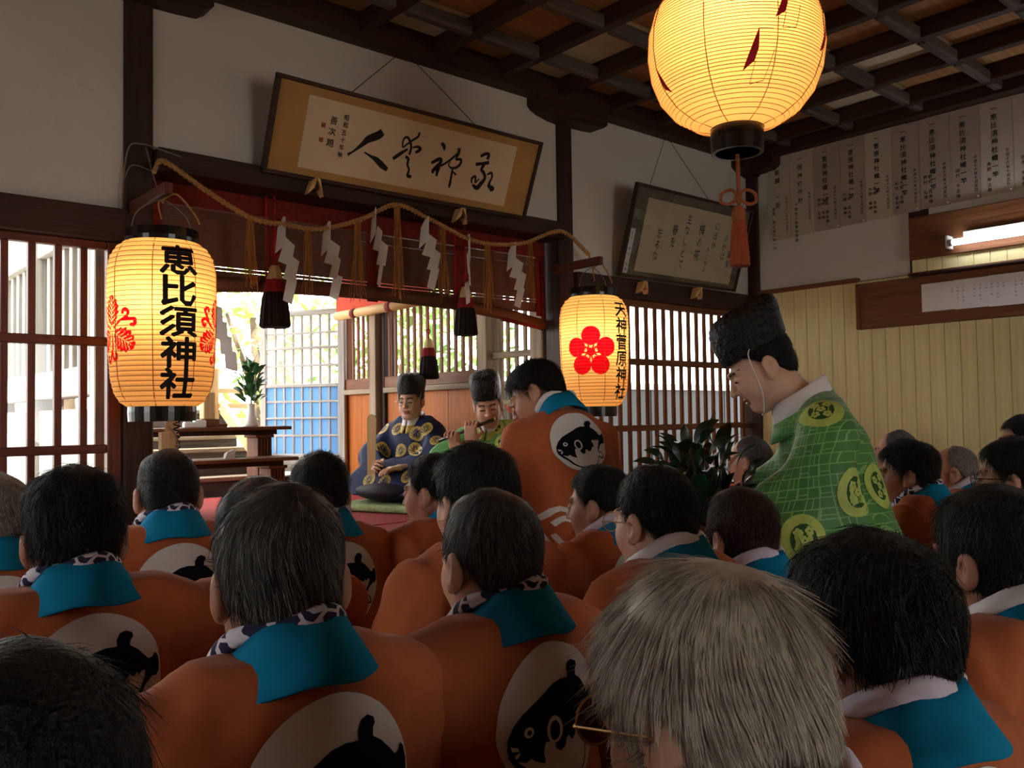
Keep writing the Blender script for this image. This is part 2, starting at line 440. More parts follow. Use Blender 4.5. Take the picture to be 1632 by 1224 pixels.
# ceiling: coffers of boards between crossing beams
ce = struct('ceiling')
bx = [.385*k for k in range(-1, 13)]; by = [1.665+.397*k for k in range(-4, 4)]; by.append(3.2)
pm = {}
for i in range(len(bx)):
    x0 = bx[i]; x1 = bx[i+1] if i+1 < len(bx) else 4.82
    for j in range(len(by)-1):
        y0, y1 = by[j], by[j+1]
        k = random.random(); mt = 'ceiling_pale_x' if (k > .84 or (i, j) in ((10, 5), (9, 5), (11, 5), (8, 6))) else 'ceiling_board_x'  # listed cells get pale boards as painted-in light; the other pale ones are random
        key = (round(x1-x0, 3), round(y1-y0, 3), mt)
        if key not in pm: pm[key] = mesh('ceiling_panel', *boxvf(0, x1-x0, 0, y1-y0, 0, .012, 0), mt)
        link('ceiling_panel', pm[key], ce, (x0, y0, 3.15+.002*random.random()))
for x in bx: box('beam', x-.026, x+.026, -.4, 3.2, 3.07, 3.15, 'dark_wood_y', ce)
for y in by[:-1]:
    for i in range(len(bx)):
        x0 = bx[i]; x1 = bx[i+1] if i+1 < len(bx) else 4.82
        V, Fc = boxvf(x0+.026, x1-(.026 if i+1 < len(bx) else 0), y-.024, y+.024, 3.062, 3.12, .008)
        link('cross_beam', mesh('cross_beam', V, Fc, 'dark_grey_wood_x'), ce)
box('light_block_slab', -3, 5.1, -4, 3.35, 3.2, 3.26, 'dark_wood_x', ce, 0)  # unseen slab over the ceiling, added to block light from the sky
box('ceiling_panel', -3, bx[0], -4, 3.2, 3.15, 3.162, 'ceiling_board_y', ce, 0); box('ceiling_panel', bx[0], 4.82, -4, -.4, 3.15, 3.162, 'ceiling_board_y', ce, 0)

# right wall: plaster above, narrow vertical boards below
wr = struct('wall_right')
box('plaster_panel', 4.82, 4.9, 2.17, 3.2, 2.196, 3.04, 'plaster', wr, 0)
box('plaster_panel', 4.82, 4.9, -4, 2.06, 2.5, 3.04, 'plaster', wr, 0)
box('post', 4.815, 4.91, 2.06, 2.17, 2.18, 3.04, 'dark_wood_z', wr)
box('post', 4.80, 4.91, 3.12, 3.2, 0, 3.04, 'dark_wood_z', wr)
box('head_beam', 4.74, 4.9, -4, 3.12, 3.04, 3.15, 'dark_wood_y', wr)
bb = B(); bb.prism([(3.04, 3.12), (3.04, 2.95), (2.985, 2.95), (2.96, 2.99), (2.955, 3.12)], 0, 4.72, 4.84)
V = [(a, c, d) for a, d, c in [(v[0], v[1], v[2]) for v in bb.V]]; bb.V = V; bb.build('bracket', 'dark_wood_y', wr)
pk = mesh('plank', *boxvf(0, .02, .001, .0795, 0, 2.19, .0025), 'panelling')
pk2 = mesh('plank', *boxvf(0, .02, .001, .0795, 0, .31, .0025), 'panelling')
y = 3.12
while y > .2:
    y -= .0805; link('plank', pk, wr, (4.805+.0015*random.random(), y, 0))
    if y < 2.09: link('plank', pk2, wr, (4.805, y, 2.192))
box('board_backing', 4.83, 4.9, -4, 3.2, 0, 2.5, 'brown_wood_z', wr, 0)
box('board_run', 4.806, 4.83, -4, y, 0, 2.5, 'panelling', wr, 0)
box('rail', 4.785, 4.83, 2.46, 3.12, 2.186, 2.212, 'brown_wood_y', wr)
box('rail', 4.785, 4.83, -2, 2.17, 2.178, 2.198, 'brown_wood_y', wr)

# walls out of view: back and left keep wide openings for daylight
wb = struct('wall_back')
box('plaster_panel', -3, 4.9, -4.1, -4, 2.3, 3.2, 'plaster', wb, 0)
box('plaster_panel', -3, 1.2, -4.1, -4, 0, 2.3, 'plaster', wb, 0)
box('plaster_panel', 2.6, 4.9, -4.1, -4, 0, 2.3, 'plaster', wb, 0)
wl = struct('wall_left')
box('plaster_panel', -3.1, -3, -4.1, 3.3, 2.2, 3.2, 'plaster', wl, 0)
box('plaster_panel', -3.1, -3, -4.1, 3.3, 0, .6, 'plaster', wl, 0)
box('plaster_panel', -3.1, -3, -4.1, .9, .6, 2.2, 'plaster', wl, 0)
box('plaster_panel', -3.1, -3, 1.9, 3.3, .6, 2.2, 'plaster', wl, 0)

# raised inner hall
sf = struct('floor_stage')
box('carpet', 1.05, 3.25, 3.30, 5.85, .90, .92, 'carpet', sf, .004)
box('carpet_seam', 1.05, 3.25, 3.70, 3.712, .919, .924, 'red_cord', sf, 0)
box('edge_board', 1.05, 3.25, 3.265, 3.30, .84, .915, 'brown_wood_x', sf)
box('riser_board', 1.05, 3.25, 3.30, 3.33, 0, .84, 'dark_wood_x', sf, 0)
box('sill', 1.05, 3.25, 5.85, 5.95, .80, .92, 'dark_wood_x', sf)
ci = struct('ceiling_stage'); box('board_run', .7, 3.6, 3.3, 6.1, 2.78, 2.84, 'dark_wood_y', ci, 0)  # out of view, put over the inner hall to keep it shaded
for yy in (3.7, 4.3, 4.9, 5.5): box('beam', .9, 3.3, yy-.04, yy+.04, 2.70, 2.78, 'dark_wood_x', ci)

wsr = struct('wall_stage_right')
for y0, y1, mt in ((5.09, 5.17, 'weathered_z'), (3.90, 3.98, 'weathered_z'), (3.98, 4.01, 'dark_wood_z'), (5.58, 5.66, 'brown_wood_z'), (5.04, 5.09, 'dark_wood_z')):
    box('post', 3.2 if mt == 'weathered_z' else 3.24, 3.34, y0, y1, .92, 2.78, mt, wsr)
for y0, y1 in ((5.17, 5.58), (4.01, 5.04)):
    box('rail', 3.225, 3.33, y0, y1, 1.615, 1.65, 'weathered_y', wsr); box('rail', 3.24, 3.33, y0, y1, 1.65, 1.725, 'brown_wood_y', wsr)
    box('rail', 3.24, 3.33, y0, y1, .92, .97, 'brown_wood_y', wsr)
    box('rail', 3.24, 3.33, y0, y1, 2.3, 2.78, 'dark_wood_y', wsr)
    n = max(2, round((y1-y0)/.3)); w = (y1-y0)/n
    for k in range(n): box('panel', 3.262+.002*(k % 2), 3.3, y0+k*w+.001, y0+(k+1)*w-.001, .97, 1.615, 'orange_wood_z', wsr, .003)
    m = round((y1-y0)/.0745); w = (y1-y0)/m
    sm = mesh('slat', *boxvf(-.008, .008, -.012, .012, 1.725, 2.3, .002), 'brown_wood_z')
    for k in range(m):
        link('slat', sm, wsr, (3.262, y0+(k+.5)*w, 0))
box('rail', 3.24, 3.33, 3.3, 3.90, 2.3, 2.78, 'dark_wood_y', wsr)
for z0, z1 in ((1.78, 1.815), (1.5, 1.54), (1.2, 1.24)): box('rail', 3.245, 3.29, 3.3, 3.90, z0, z1, 'weathered_y', wsr)
box('panel', 3.262, 3.3, 3.3, 3.9, .92, 1.2, 'orange_wood_z', wsr)
for k in range(8): box('slat', 3.26, 3.276, 3.335+k*.0745-.012, 3.335+k*.0745+.012, 1.2, 2.3, 'weathered_z', wsr, .002)

wsl = struct('wall_stage_left')
for y0, y1 in ((3.36, 3.42), (4.25, 4.35), (5.2, 5.3), (5.8, 5.9)): box('post', .93, 1.05, y0, y1, 0, 2.8, 'pale_grey_wood_z', wsl)
for y0, y1 in ((3.42, 4.25), (4.35, 5.2), (5.3, 5.8)):
    box('rail', .94, 1.04, y0, y1, 2.17, 2.3, 'pale_grey_wood_y', wsl); box('rail', .93, 1.05, y0, y1, 1.55, 1.66, 'pale_grey_wood_y', wsl); box('panel', .95, 1.03, y0, y1, 1.0, 1.5, 'pale_grey_wood_y', wsl)
    box('rail', .94, 1.04, y0, y1, 2.3, 2.8, 'pale_grey_wood_y', wsl)
    m = round((y1-y0)/.12); w = (y1-y0)/m
    for k in range(m): box('slat', .97, 1.0, y0+(k+.5)*w-.02, y0+(k+.5)*w+.02, 1.66, 2.17, 'pale_grey_wood_z', wsl, .003)
box('eaves_board', .55, 1.05, 3.4, 6.0, 2.72, 2.76, 'pale_grey_wood_y', wsl)

# lattice door standing open at the back of the inner hall: clear panes above, frosted below
hx, hy, ex, ey = 3.245, 5.56, 2.885, 6.18
ln = math.hypot(ex-hx, ey-hy); dr = struct('door_2', (hx, hy, 1.06)); dr.rotation_euler = (0, 0, math.atan2(ey-hy, ex-hx))
H = 1.19
for x0, x1 in ((0, .058), (ln-.05, ln)): box('stile', x0, x1, -.018, .018, 0, H, 'pale_grey_wood_z', dr)
for z0, z1 in ((0, .13), (.385, .4), (.62, .645), (.9, .92), (H-.04, H)): box('rail', .058, ln-.05, -.016, .016, z0, z1, 'pale_grey_wood_x', dr)
for z in (.265, .515, .78, 1.02): box('muntin', .058, ln-.05, -.009, .009, z-.008, z+.008, 'pale_grey_wood_x', dr, .002)
for k in range(1, 8): box('muntin', .058+(ln-.108)*k/8-.008, .058+(ln-.108)*k/8+.008, -.0085, .0085, .13, H-.04, 'pale_grey_wood_z', dr, .002)
for k in range(8):
    a = .058+(ln-.108)*k/8; b = .058+(ln-.108)*(k+1)/8
    box('frosted_pane', a, b, -.002, .002, .13, .62, 'frosted_glass', dr, 0); box('pane', a, b, -.002, .002, .645, H-.04, 'glass', dr, 0)
ds = box('trim_1', 2.7, 3.25, 5.55, 5.7, .92, 1.055, 'dark_wood_x'); ds['kind'] = 'structure'

# ------------------------------------------------------------------ outside
g = box('ground', -30, 40, -30, 50, -.2, -.08, 'gravel', None, 0); g['kind'] = 'structure'
st = tag(empty('stone_steps', (0, 0, 0)), 'weathered wooden stairs rising behind the offering tables', 'stairs')
zs = [.98, 1.05, 1.147, 1.24, 1.33, 1.53]; zs = zs
for k in range(5):
    y0 = 5.96+.2*k
    box('riser', 1.6, 2.86, y0, y0+.03, zs[k]-.1, zs[k+1]-.03, 'dark_grey_wood_x', st); box('tread', 1.58, 2.88, y0-.02, y0+.22, zs[k+1]-.03, zs[k+1], 'weathered_x', st)
box('landing', 1.4, 3.0, 6.98, 8.2, 1.4, 1.53, 'weathered_x', st)
st.name = 'wooden_stairs'
rl = tag(empty('stair_railing', (0, 0, 0)), 'pale stair railing with a turned newel post', 'railing')
b = B(); b.lathe([(.0, 1.43), (.05, 1.43), (.05, 1.83), (.056, 1.835), (.056, 1.86), (.04, 1.875), (.038, 1.9), (.052, 1.92), (.056, 1.96), (.03, 2.0), (0, 2.02)], 16, (2.74, 6.75, 0)); b.build('newel_post', 'pale_wood_z', rl, True)
for z in (1.68, 1.56): box('rail', 2.76, 3.1, 6.73, 6.77, z-.02, z+.02, 'pale_wood_x', rl)
b = B(); b.prism([(6.7, 1.5), (6.7, 1.6), (5.95, 1.16), (5.95, 1.06)], 0, 2.78, 2.82); b.build('stringer', 'pale_wood_y', rl)
for k in range(4): box('baluster', 2.5-.09*k, 2.53-.09*k, 7.0, 7.03, 1.53, 2.0, 'brown_wood_z', rl)
box('rail', 2.1, 2.78, 6.98, 7.05, 1.98, 2.03, 'pale_wood_x', rl)

ev = struct('shade_eaves'); box('board_run', 3.3, 6.2, 3.3, 5.3, 2.72, 2.8, 'weathered_x', ev, 0)  # unseen overhang added to shade the fence beyond the slatted window
gw = tag(empty('grey_fence', (0, 0, 0)), 'grey sheet fence outside the slatted window', 'fence')
for k in range(9): box('fence_sheet', 3.5+.5*k, 3.99+.5*k, 4.6, 4.63, 0, 1.64, 'grey_sheet', gw, .004)
box('fence_cap', 3.5, 8.0, 4.57, 4.66, 1.64, 1.69, 'concrete_pale', gw)

def leaf_cloud(n, cx, cy, cz, rx, ry, rz, size, seed):
    r = np.random.default_rng(seed); V = []; Fc = []
    u = r.normal(size=(n, 3)); u /= np.linalg.norm(u, axis=1)[:, None]; u *= r.random((n, 1))**.4
    for p in u*[rx, ry, rz]+[cx, cy, cz]:
        a = r.normal(size=3); a /= np.linalg.norm(a); b2 = np.cross(a, r.normal(size=3)); b2 /= np.linalg.norm(b2); s = size*(.6+.8*r.random()); k = len(V)
        V += [p-a*s, p+b2*s*.4+a*s*.1, p+a*s, p-b2*s*.4+a*s*.1]; Fc.append((k, k+1, k+2, k+3))
    return V, Fc
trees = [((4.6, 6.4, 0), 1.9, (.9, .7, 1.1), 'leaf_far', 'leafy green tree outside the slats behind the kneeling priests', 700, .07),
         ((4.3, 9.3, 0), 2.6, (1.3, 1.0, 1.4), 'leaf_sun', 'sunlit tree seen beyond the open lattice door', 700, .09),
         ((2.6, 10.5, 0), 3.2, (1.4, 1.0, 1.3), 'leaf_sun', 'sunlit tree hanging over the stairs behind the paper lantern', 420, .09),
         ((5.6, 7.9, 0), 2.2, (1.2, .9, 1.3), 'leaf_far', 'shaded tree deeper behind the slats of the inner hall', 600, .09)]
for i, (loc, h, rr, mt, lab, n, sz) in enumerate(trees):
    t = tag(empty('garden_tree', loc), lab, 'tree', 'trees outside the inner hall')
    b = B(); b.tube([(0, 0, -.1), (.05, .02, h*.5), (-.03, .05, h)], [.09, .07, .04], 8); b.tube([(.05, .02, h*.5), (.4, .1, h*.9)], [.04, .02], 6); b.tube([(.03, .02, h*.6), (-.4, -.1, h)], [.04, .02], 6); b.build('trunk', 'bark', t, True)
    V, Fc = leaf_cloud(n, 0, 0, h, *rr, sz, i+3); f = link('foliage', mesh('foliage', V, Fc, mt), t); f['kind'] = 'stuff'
# ------------------------------------------------------------------ paper lanterns
mat('rib_line', (150, 82, 40), .8, .1, 20)
def wrap(V2, Fc, radius_at, th0, z0, off, name, mt, parent, step=.012, axis_r=None):
    me = bpy.data.meshes.new(name); me.from_pydata([(p[0], p[1], 0) for p in V2], [], Fc)
    grid_cut(me, step)
    R = axis_r or radius_at(z0)
    map_mesh(me, lambda u, v: ((radius_at(z0+v)+off)*math.cos(th0+u/R), (radius_at(z0+v)+off)*math.sin(th0+u/R), z0+v))
    me.materials.append(M(mt)); return link(name, me, parent)
def disc2(r, cx=0, cy=0, n=28): return [(cx+r*math.cos(2*PI*k/n), cy+r*math.sin(2*PI*k/n)) for k in range(n)]
def loops_vf(loops):
    V = []; Fc = []
    for lp in loops: Fc.append(tuple(range(len(V), len(V)+len(lp)))); V += lp
    return V, Fc
def strokes_vf(ss, n=5):
    V = []; Fc = []
    for s in ss:
        v, f = stroke_vf(s, n); Fc += [tuple(q+len(V) for q in a) for a in f]; V += v
    return V, Fc
def in_poly(x, y, lp):
    c = np.zeros(len(x), bool); n = len(lp)
    for i in range(n):
        (x0, y0), (x1, y1) = lp[i], lp[i-1]
        if y0 == y1: continue
        c ^= ((y0 > y) != (y1 > y)) & (x < (x1-x0)*(y-y0)/(y1-y0)+x0)
    return c
def lantern(name, loc, prof, nribs, ring_b, ring_t, power, bulb_z, label, seg=8, prints=(), bulb_xy=(0, 0)):
    t = tag(empty(name, loc), label, 'lantern')
    zz = [p[1] for p in prof]; rr = [p[0] for p in prof]
    def rad(z): return float(np.interp(z, zz, rr))
    zs = np.linspace(zz[0], zz[-1], nribs*2+1)
    na = 440 if prints else 64; zf = np.linspace(zz[0], zz[-1], 240 if prints else nribs*2+1); ph = (zf-zz[0])/(zz[-1]-zz[0])*nribs
    rf = np.array([rad(z) for z in zf])-.0016*np.sin(PI*ph)**2; th = 2*PI*np.arange(na)/na
    V = np.stack([rf[:, None]*np.cos(th), rf[:, None]*np.sin(th), np.repeat(zf[:, None], na, 1)], -1).reshape(-1, 3)
    i, k = np.meshgrid(np.arange(len(zf)-1), np.arange(na), indexing='ij'); i = i.ravel(); k = k.ravel(); k2 = (k+1) % na
    Q = np.stack([i*na+k, i*na+k2, (i+1)*na+k2, (i+1)*na+k], 1); zc = (zf[i]+zf[i+1])/2; tc_ = th[k]+PI/na; idx = np.zeros(len(Q), int)
    for th0, z0, red, off_ in prints:
        u = ((tc_-th0+PI) % (2*PI)-PI)*.165; v = zc-z0; near = np.flatnonzero((np.abs(u) < .14) & (np.abs(v) < .14)); m = np.zeros(len(near), bool); w = m.copy()
        for lp in red: m |= in_poly(u[near], v[near], lp)
        for lp in off_: w |= in_poly(u[near], v[near], lp)
        idx[near[m & ~w]] = 1
    me = bpy.data.meshes.new('paper_shade'); me.vertices.add(len(V)); me.vertices.foreach_set('co', V.ravel()); me.loops.add(4*len(Q)); me.loops.foreach_set('vertex_index', Q.ravel().astype(np.int32)); me.polygons.add(len(Q)); me.polygons.foreach_set('loop_start', np.arange(0, 4*len(Q), 4, dtype=np.int32)); me.polygons.foreach_set('use_smooth', np.ones(len(Q), bool))
    me.materials.append(M('lantern_paper')); me.materials.append(M('lantern_red')); me.polygons.foreach_set('material_index', idx.astype(np.int32)); me.update(calc_edges=True); link('paper_shade', me, t)
    b = B()
    for z in zs[2:-1:2]:
        r = rad(z)+.0006; V = []; n = 48
        for k in range(n):
            c, s = math.cos(2*PI*k/n), math.sin(2*PI*k/n); V += [(r*c, r*s, z-.0011), ((r+.0008)*c, (r+.0008)*s, z), (r*c, r*s, z+.0011)]
        b.add(V, [f for k in range(n) for f in ((3*k, 3*((k+1) % n), 3*((k+1) % n)+1, 3*k+1), (3*k+1, 3*((k+1) % n)+1, 3*((k+1) % n)+2, 3*k+2))])
    ri = b.build('bamboo_hoops', 'rib_line', t, True); ri['kind'] = 'stuff'
    for k in range(seg):
        a = 2*PI*(k+.35)/seg; b = B(); b.tube([((rad(z)+.001)*math.cos(a), (rad(z)+.001)*math.sin(a), z) for z in zs[::4]], .0013, 4); b.build('seam_thread', 'rib_line', t, True)
    (rb, hb), (rt, ht) = ring_b, ring_t
    for nm, r, z0, h in (('bottom_ring', rb, zz[0]-hb+.012, hb), ('top_ring', rt, zz[-1]-.012, ht)):
        b = B(); b.lathe([(r-.012, z0), (r, z0), (r+.002, z0+h*.5), (r, z0+h), (r-.012, z0+h), (r-.012, z0)], 36); b.build(nm, 'black_lacquer', t, False)
    b = B(); b.lathe([(0, zz[0]-hb+.016), (rb-.011, zz[0]-hb+.016), (rb-.011, zz[0]-hb+.024), (0, zz[0]-hb+.024)], 24); b.build('bottom_plate', 'black_lacquer', t)
    b = B(); b.lathe([(.0, bulb_z-.05), (.012, bulb_z-.045), (.028, bulb_z-.01), (.03, bulb_z+.01), (.018, bulb_z+.035), (.014, bulb_z+.06), (0, bulb_z+.06)], 16)
    lb = bpy.data.lights.new('bulb_light', 'POINT'); lb.energy = power; lb.color = (1, .70, .36); lb.shadow_soft_size = .03
    lo = bpy.data.objects.new('bulb_light', lb); COL.objects.link(lo); lo.parent = t; lo.location = (*bulb_xy, bulb_z)
    return t, rad
lprof = [(.108, -.268), (.128, -.255), (.146, -.225), (.157, -.18), (.163, -.1), (.166, 0), (.168, .1), (.167, .17), (.158, .215), (.14, .245), (.118, .262)]
def hang(t, arm_from, z_arm, arm_mt='red_wood_y'):
    """wire bail up to a wooden arm"""
    b = B(); b.tube(spline([(-.1, 0, .3), (-.08, 0, .36), (-.02, 0, .405), (.02, 0, .405), (.08, 0, .36), (.1, 0, .3)], 5), .0022, 5); b.build('wire_bail', 'wire', t, True)
    b = B(); b.tube(spline([(.0, 0, .4), (.012, .005, .43), (-.006, 0, .455)], 4), .003, 5); b.tube(spline([(.0, -.01, .41), (.04, -.02, .43), (.1, -.02, .37), (.115, -.02, .34)], 4), .0035, 5); b.tube(spline([(0, -.01, .41), (-.02, -.02, .39), (-.01, -.02, .34)], 4), .003, 5); b.build('twine_knot', 'rope', t, True)
    b = B(); b.box(-.014, .014, -.06, arm_from, .418, .458, .004); b.build('wooden_arm', arm_mt, t)
def oak_crest():
    red = []; veins = []
    for k in range(3):
        a = PI/2+k*2*PI/3; ca, sa = math.cos(a), math.sin(a)
        def R(x, y, w=None):
            q = (x*ca-y*sa, x*sa+y*ca); return q if w is None else (q[0], q[1], w)
        lp = []
        for s in (1, -1):
            side = []
            for i in range(25):
                u = i/24; w = .036*math.sin(PI*min(1, u*.96+.02))**.6*(1+.13*math.cos(u*5*2*PI)); side.append(R(.018+.092*u, s*w))
            lp += side if s == 1 else side[::-1]
        red.append(lp); veins.append(stroke([R(.02, 0, .0016), R(.06, 0, .0018), R(.104, 0, .001)], 4))
        for i in range(5):
            for s in (1, -1): veins.append(stroke([R(.026+.014*i, 0, .0013), R(.038+.015*i, s*.014, .0016), R(.043+.015*i, s*(.028-.002*i), .0011)], 4))
        a2 = a+PI/3; ca, sa = math.cos(a2), math.sin(a2)
        for p in ([R(.01, 0, .003), R(.05, .003, .004), R(.082, 0, .005), R(.092, .014, .006), R(.08, .024, .006), R(.07, .015, .005)], [R(.06, 0, .004), R(.08, -.01, .005), R(.1, -.022, .006), R(.09, -.036, .006), R(.078, -.028, .005)]):
            v, f = stroke_vf(p, 4); red += [[v[i] for i in q] for q in f]
    return red, veins
OAK = oak_crest()
pet = [disc2(.0455, .076*math.cos(PI/2+k*2*PI/5), .076*math.sin(PI/2+k*2*PI/5)-.012) for k in range(5)]+[disc2(.02, 0, -.012)]
for k in range(5):
    for s in (-1, 1):
        a = PI/2+PI/5+k*2*PI/5+s*.2; v, f = stroke_vf([(.012*math.cos(a), .012*math.sin(a)-.012, .004), (.03*math.cos(a), .03*math.sin(a)-.012, .0035), (.05*math.cos(a+s*.25), .05*math.sin(a+s*.25)-.012, .004)], 3); pet += [[v[i] for i in q] for q in f]
lt, rad = lantern('paper_lantern', (1.008, 2.89, 1.764), lprof, 34, (.104, .06), (.112, .055), 3.2, .06, 'tall glowing lantern with five black characters and red leaf crests', 8, [(math.radians(-172), -.03, *OAK), (math.radians(-33), -.03, *OAK)], (-.04, -.05))
hang(lt, .31, .44)
V, Fc = text_column('恵比須神社', 0, .235, .1, .0965, .034, 1.2)
wrap(V, Fc, rad, math.radians(-92), 0, .002, 'black_lettering', 'ink', lt, .012, .165)
lt2, rad = lantern('paper_lantern', (3.09, 2.935, 1.755), lprof, 34, (.104, .06), (.112, .055), 3.4, .06, 'tall glowing lantern with a red five-petal plum crest', 8, [(math.radians(-142), 0, pet, [])], (-.03, -.03))
hang(lt2, .27, .44)
V, Fc = text_column('天神菅原神社', 0, .23, .078, .078, .025, 1.1)
wrap(V, Fc, rad, math.radians(-85), 0, .002, 'black_lettering', 'ink', lt2, .012, .165)

bp = [(.078, -.215), (.13, -.2), (.185, -.165), (.225, -.115), (.248, -.055), (.257, .01), (.253, .075), (.236, .135), (.205, .185), (.16, .225), (.1, .25), (.08, .255)]
big, rad = lantern('round_lantern', (2.196, 1.488, 2.505), bp, 52, (.076, .085), (.085, .06), 5.5, .06, 'big round glowing lantern hanging from the coffered ceiling', 8, (), (-.1, -.06))
b = B(); b.tube([(0, 0, .3), (0, 0, .57)], .006, 6); b.build('hanging_cord', 'black_metal', big)
wd = [((.0, .0), (-.012, -.03), (-.03, -.06), (.006, -.03), (.012, .02), (.016, .05)),]
for thd, z, sc, fl_ in ((-136, -.075, 1.0, 1), (-117, .05, .9, 1), (-205, -.09, .8, -1), (-75, 0, 1., 1), (-255, -.05, 1., 1)):
    lp = [(p[0]*sc*fl_, p[1]*sc) for p in ((.022, .055), (.004, .01), (-.022, -.052), (.012, -.03), (.022, .0))]
    if fl_ < 0: lp = lp[::-1]
    wrap(*loops_vf([lp]), rad, math.radians(thd), z, .002, 'red_wedge', 'red_paint', big, .02, .25)
    ol = [[(.014*sc, -.03*sc, .0008), (.004*sc, -.08*sc, .0008)], [(.004*sc, -.08*sc, .0008), (.05*sc, -.072*sc, .0008)], [(.05*sc, -.072*sc, .0008), (.068*sc, .0*sc, .0008)], [(.024*sc, .05*sc, .0008), (.06*sc, .05*sc, .0008)]]
    if fl_ > 0: wrap(*strokes_vf(ol, 2), rad, math.radians(thd), z, .0022, 'ink_outline', 'ink', big, .03, .25)
tc = tag(empty('lantern_tassel', (2.205, 1.495, 2.215)), 'orange knotted tassel hanging under the round ceiling lantern', 'tassel')
b = B(); b.tube([(0, 0, .02), (0, 0, -.07), (.002, 0, -.15)], .006, 6); b.tube([(.006, .002, .0), (.007, 0, -.12)], .005, 6)
R_ = Vector((.755, -.656, 0)).normalized()
for s in (-1, 1):
    b.tube(spline([tuple(R_*(s*x)+Vector((0, 0, z))) for x, z in ((0, -.125), (.02, -.105), (.048, -.115), (.052, -.14), (.03, -.148), (0, -.13))], 5), .005, 6)
b.lathe([(0, -.145), (.012, -.14), (.014, -.128), (.01, -.118), (0, -.115)], 12); b.build('knotted_cord', 'cord_orange', tc, True)
def tassel_vf(r0, r1, z0, z1, n=64, seed=0, lumps=.1, rag=.006):
    r = np.random.default_rng(seed); V = []; Fc = []; m = 7; off = r.random(n)
    for i in range(m):
        u = i/(m-1)
        for k in range(n):
            a = 2*PI*k/n; rad_ = (r0+(r1-r0)*u**.6)*(1+lumps*(off[k]-.5)); V.append((rad_*math.cos(a), rad_*math.sin(a), z0+(z1-z0)*u+(rag*off[k] if i == m-1 else 0)))
    Fc = [(i*n+k, i*n+(k+1) % n, (i+1)*n+(k+1) % n, (i+1)*n+k) for i in range(m-1) for k in range(n)]
    Fc += [tuple(range(n)), tuple((m-1)*n+k for k in range(n))[::-1]]
    return V, Fc
link('fringe', mesh('fringe', *tassel_vf(.016, .029, -.19, -.335, 56, 3, .12, .006), 'tassel_orange', False), tc)
b = B(); b.lathe([(0, -.152), (.012, -.155), (.02, -.17), (.021, -.195), (.018, -.2)], 16); b.build('tassel_cap', 'cord_orange', tc, True)

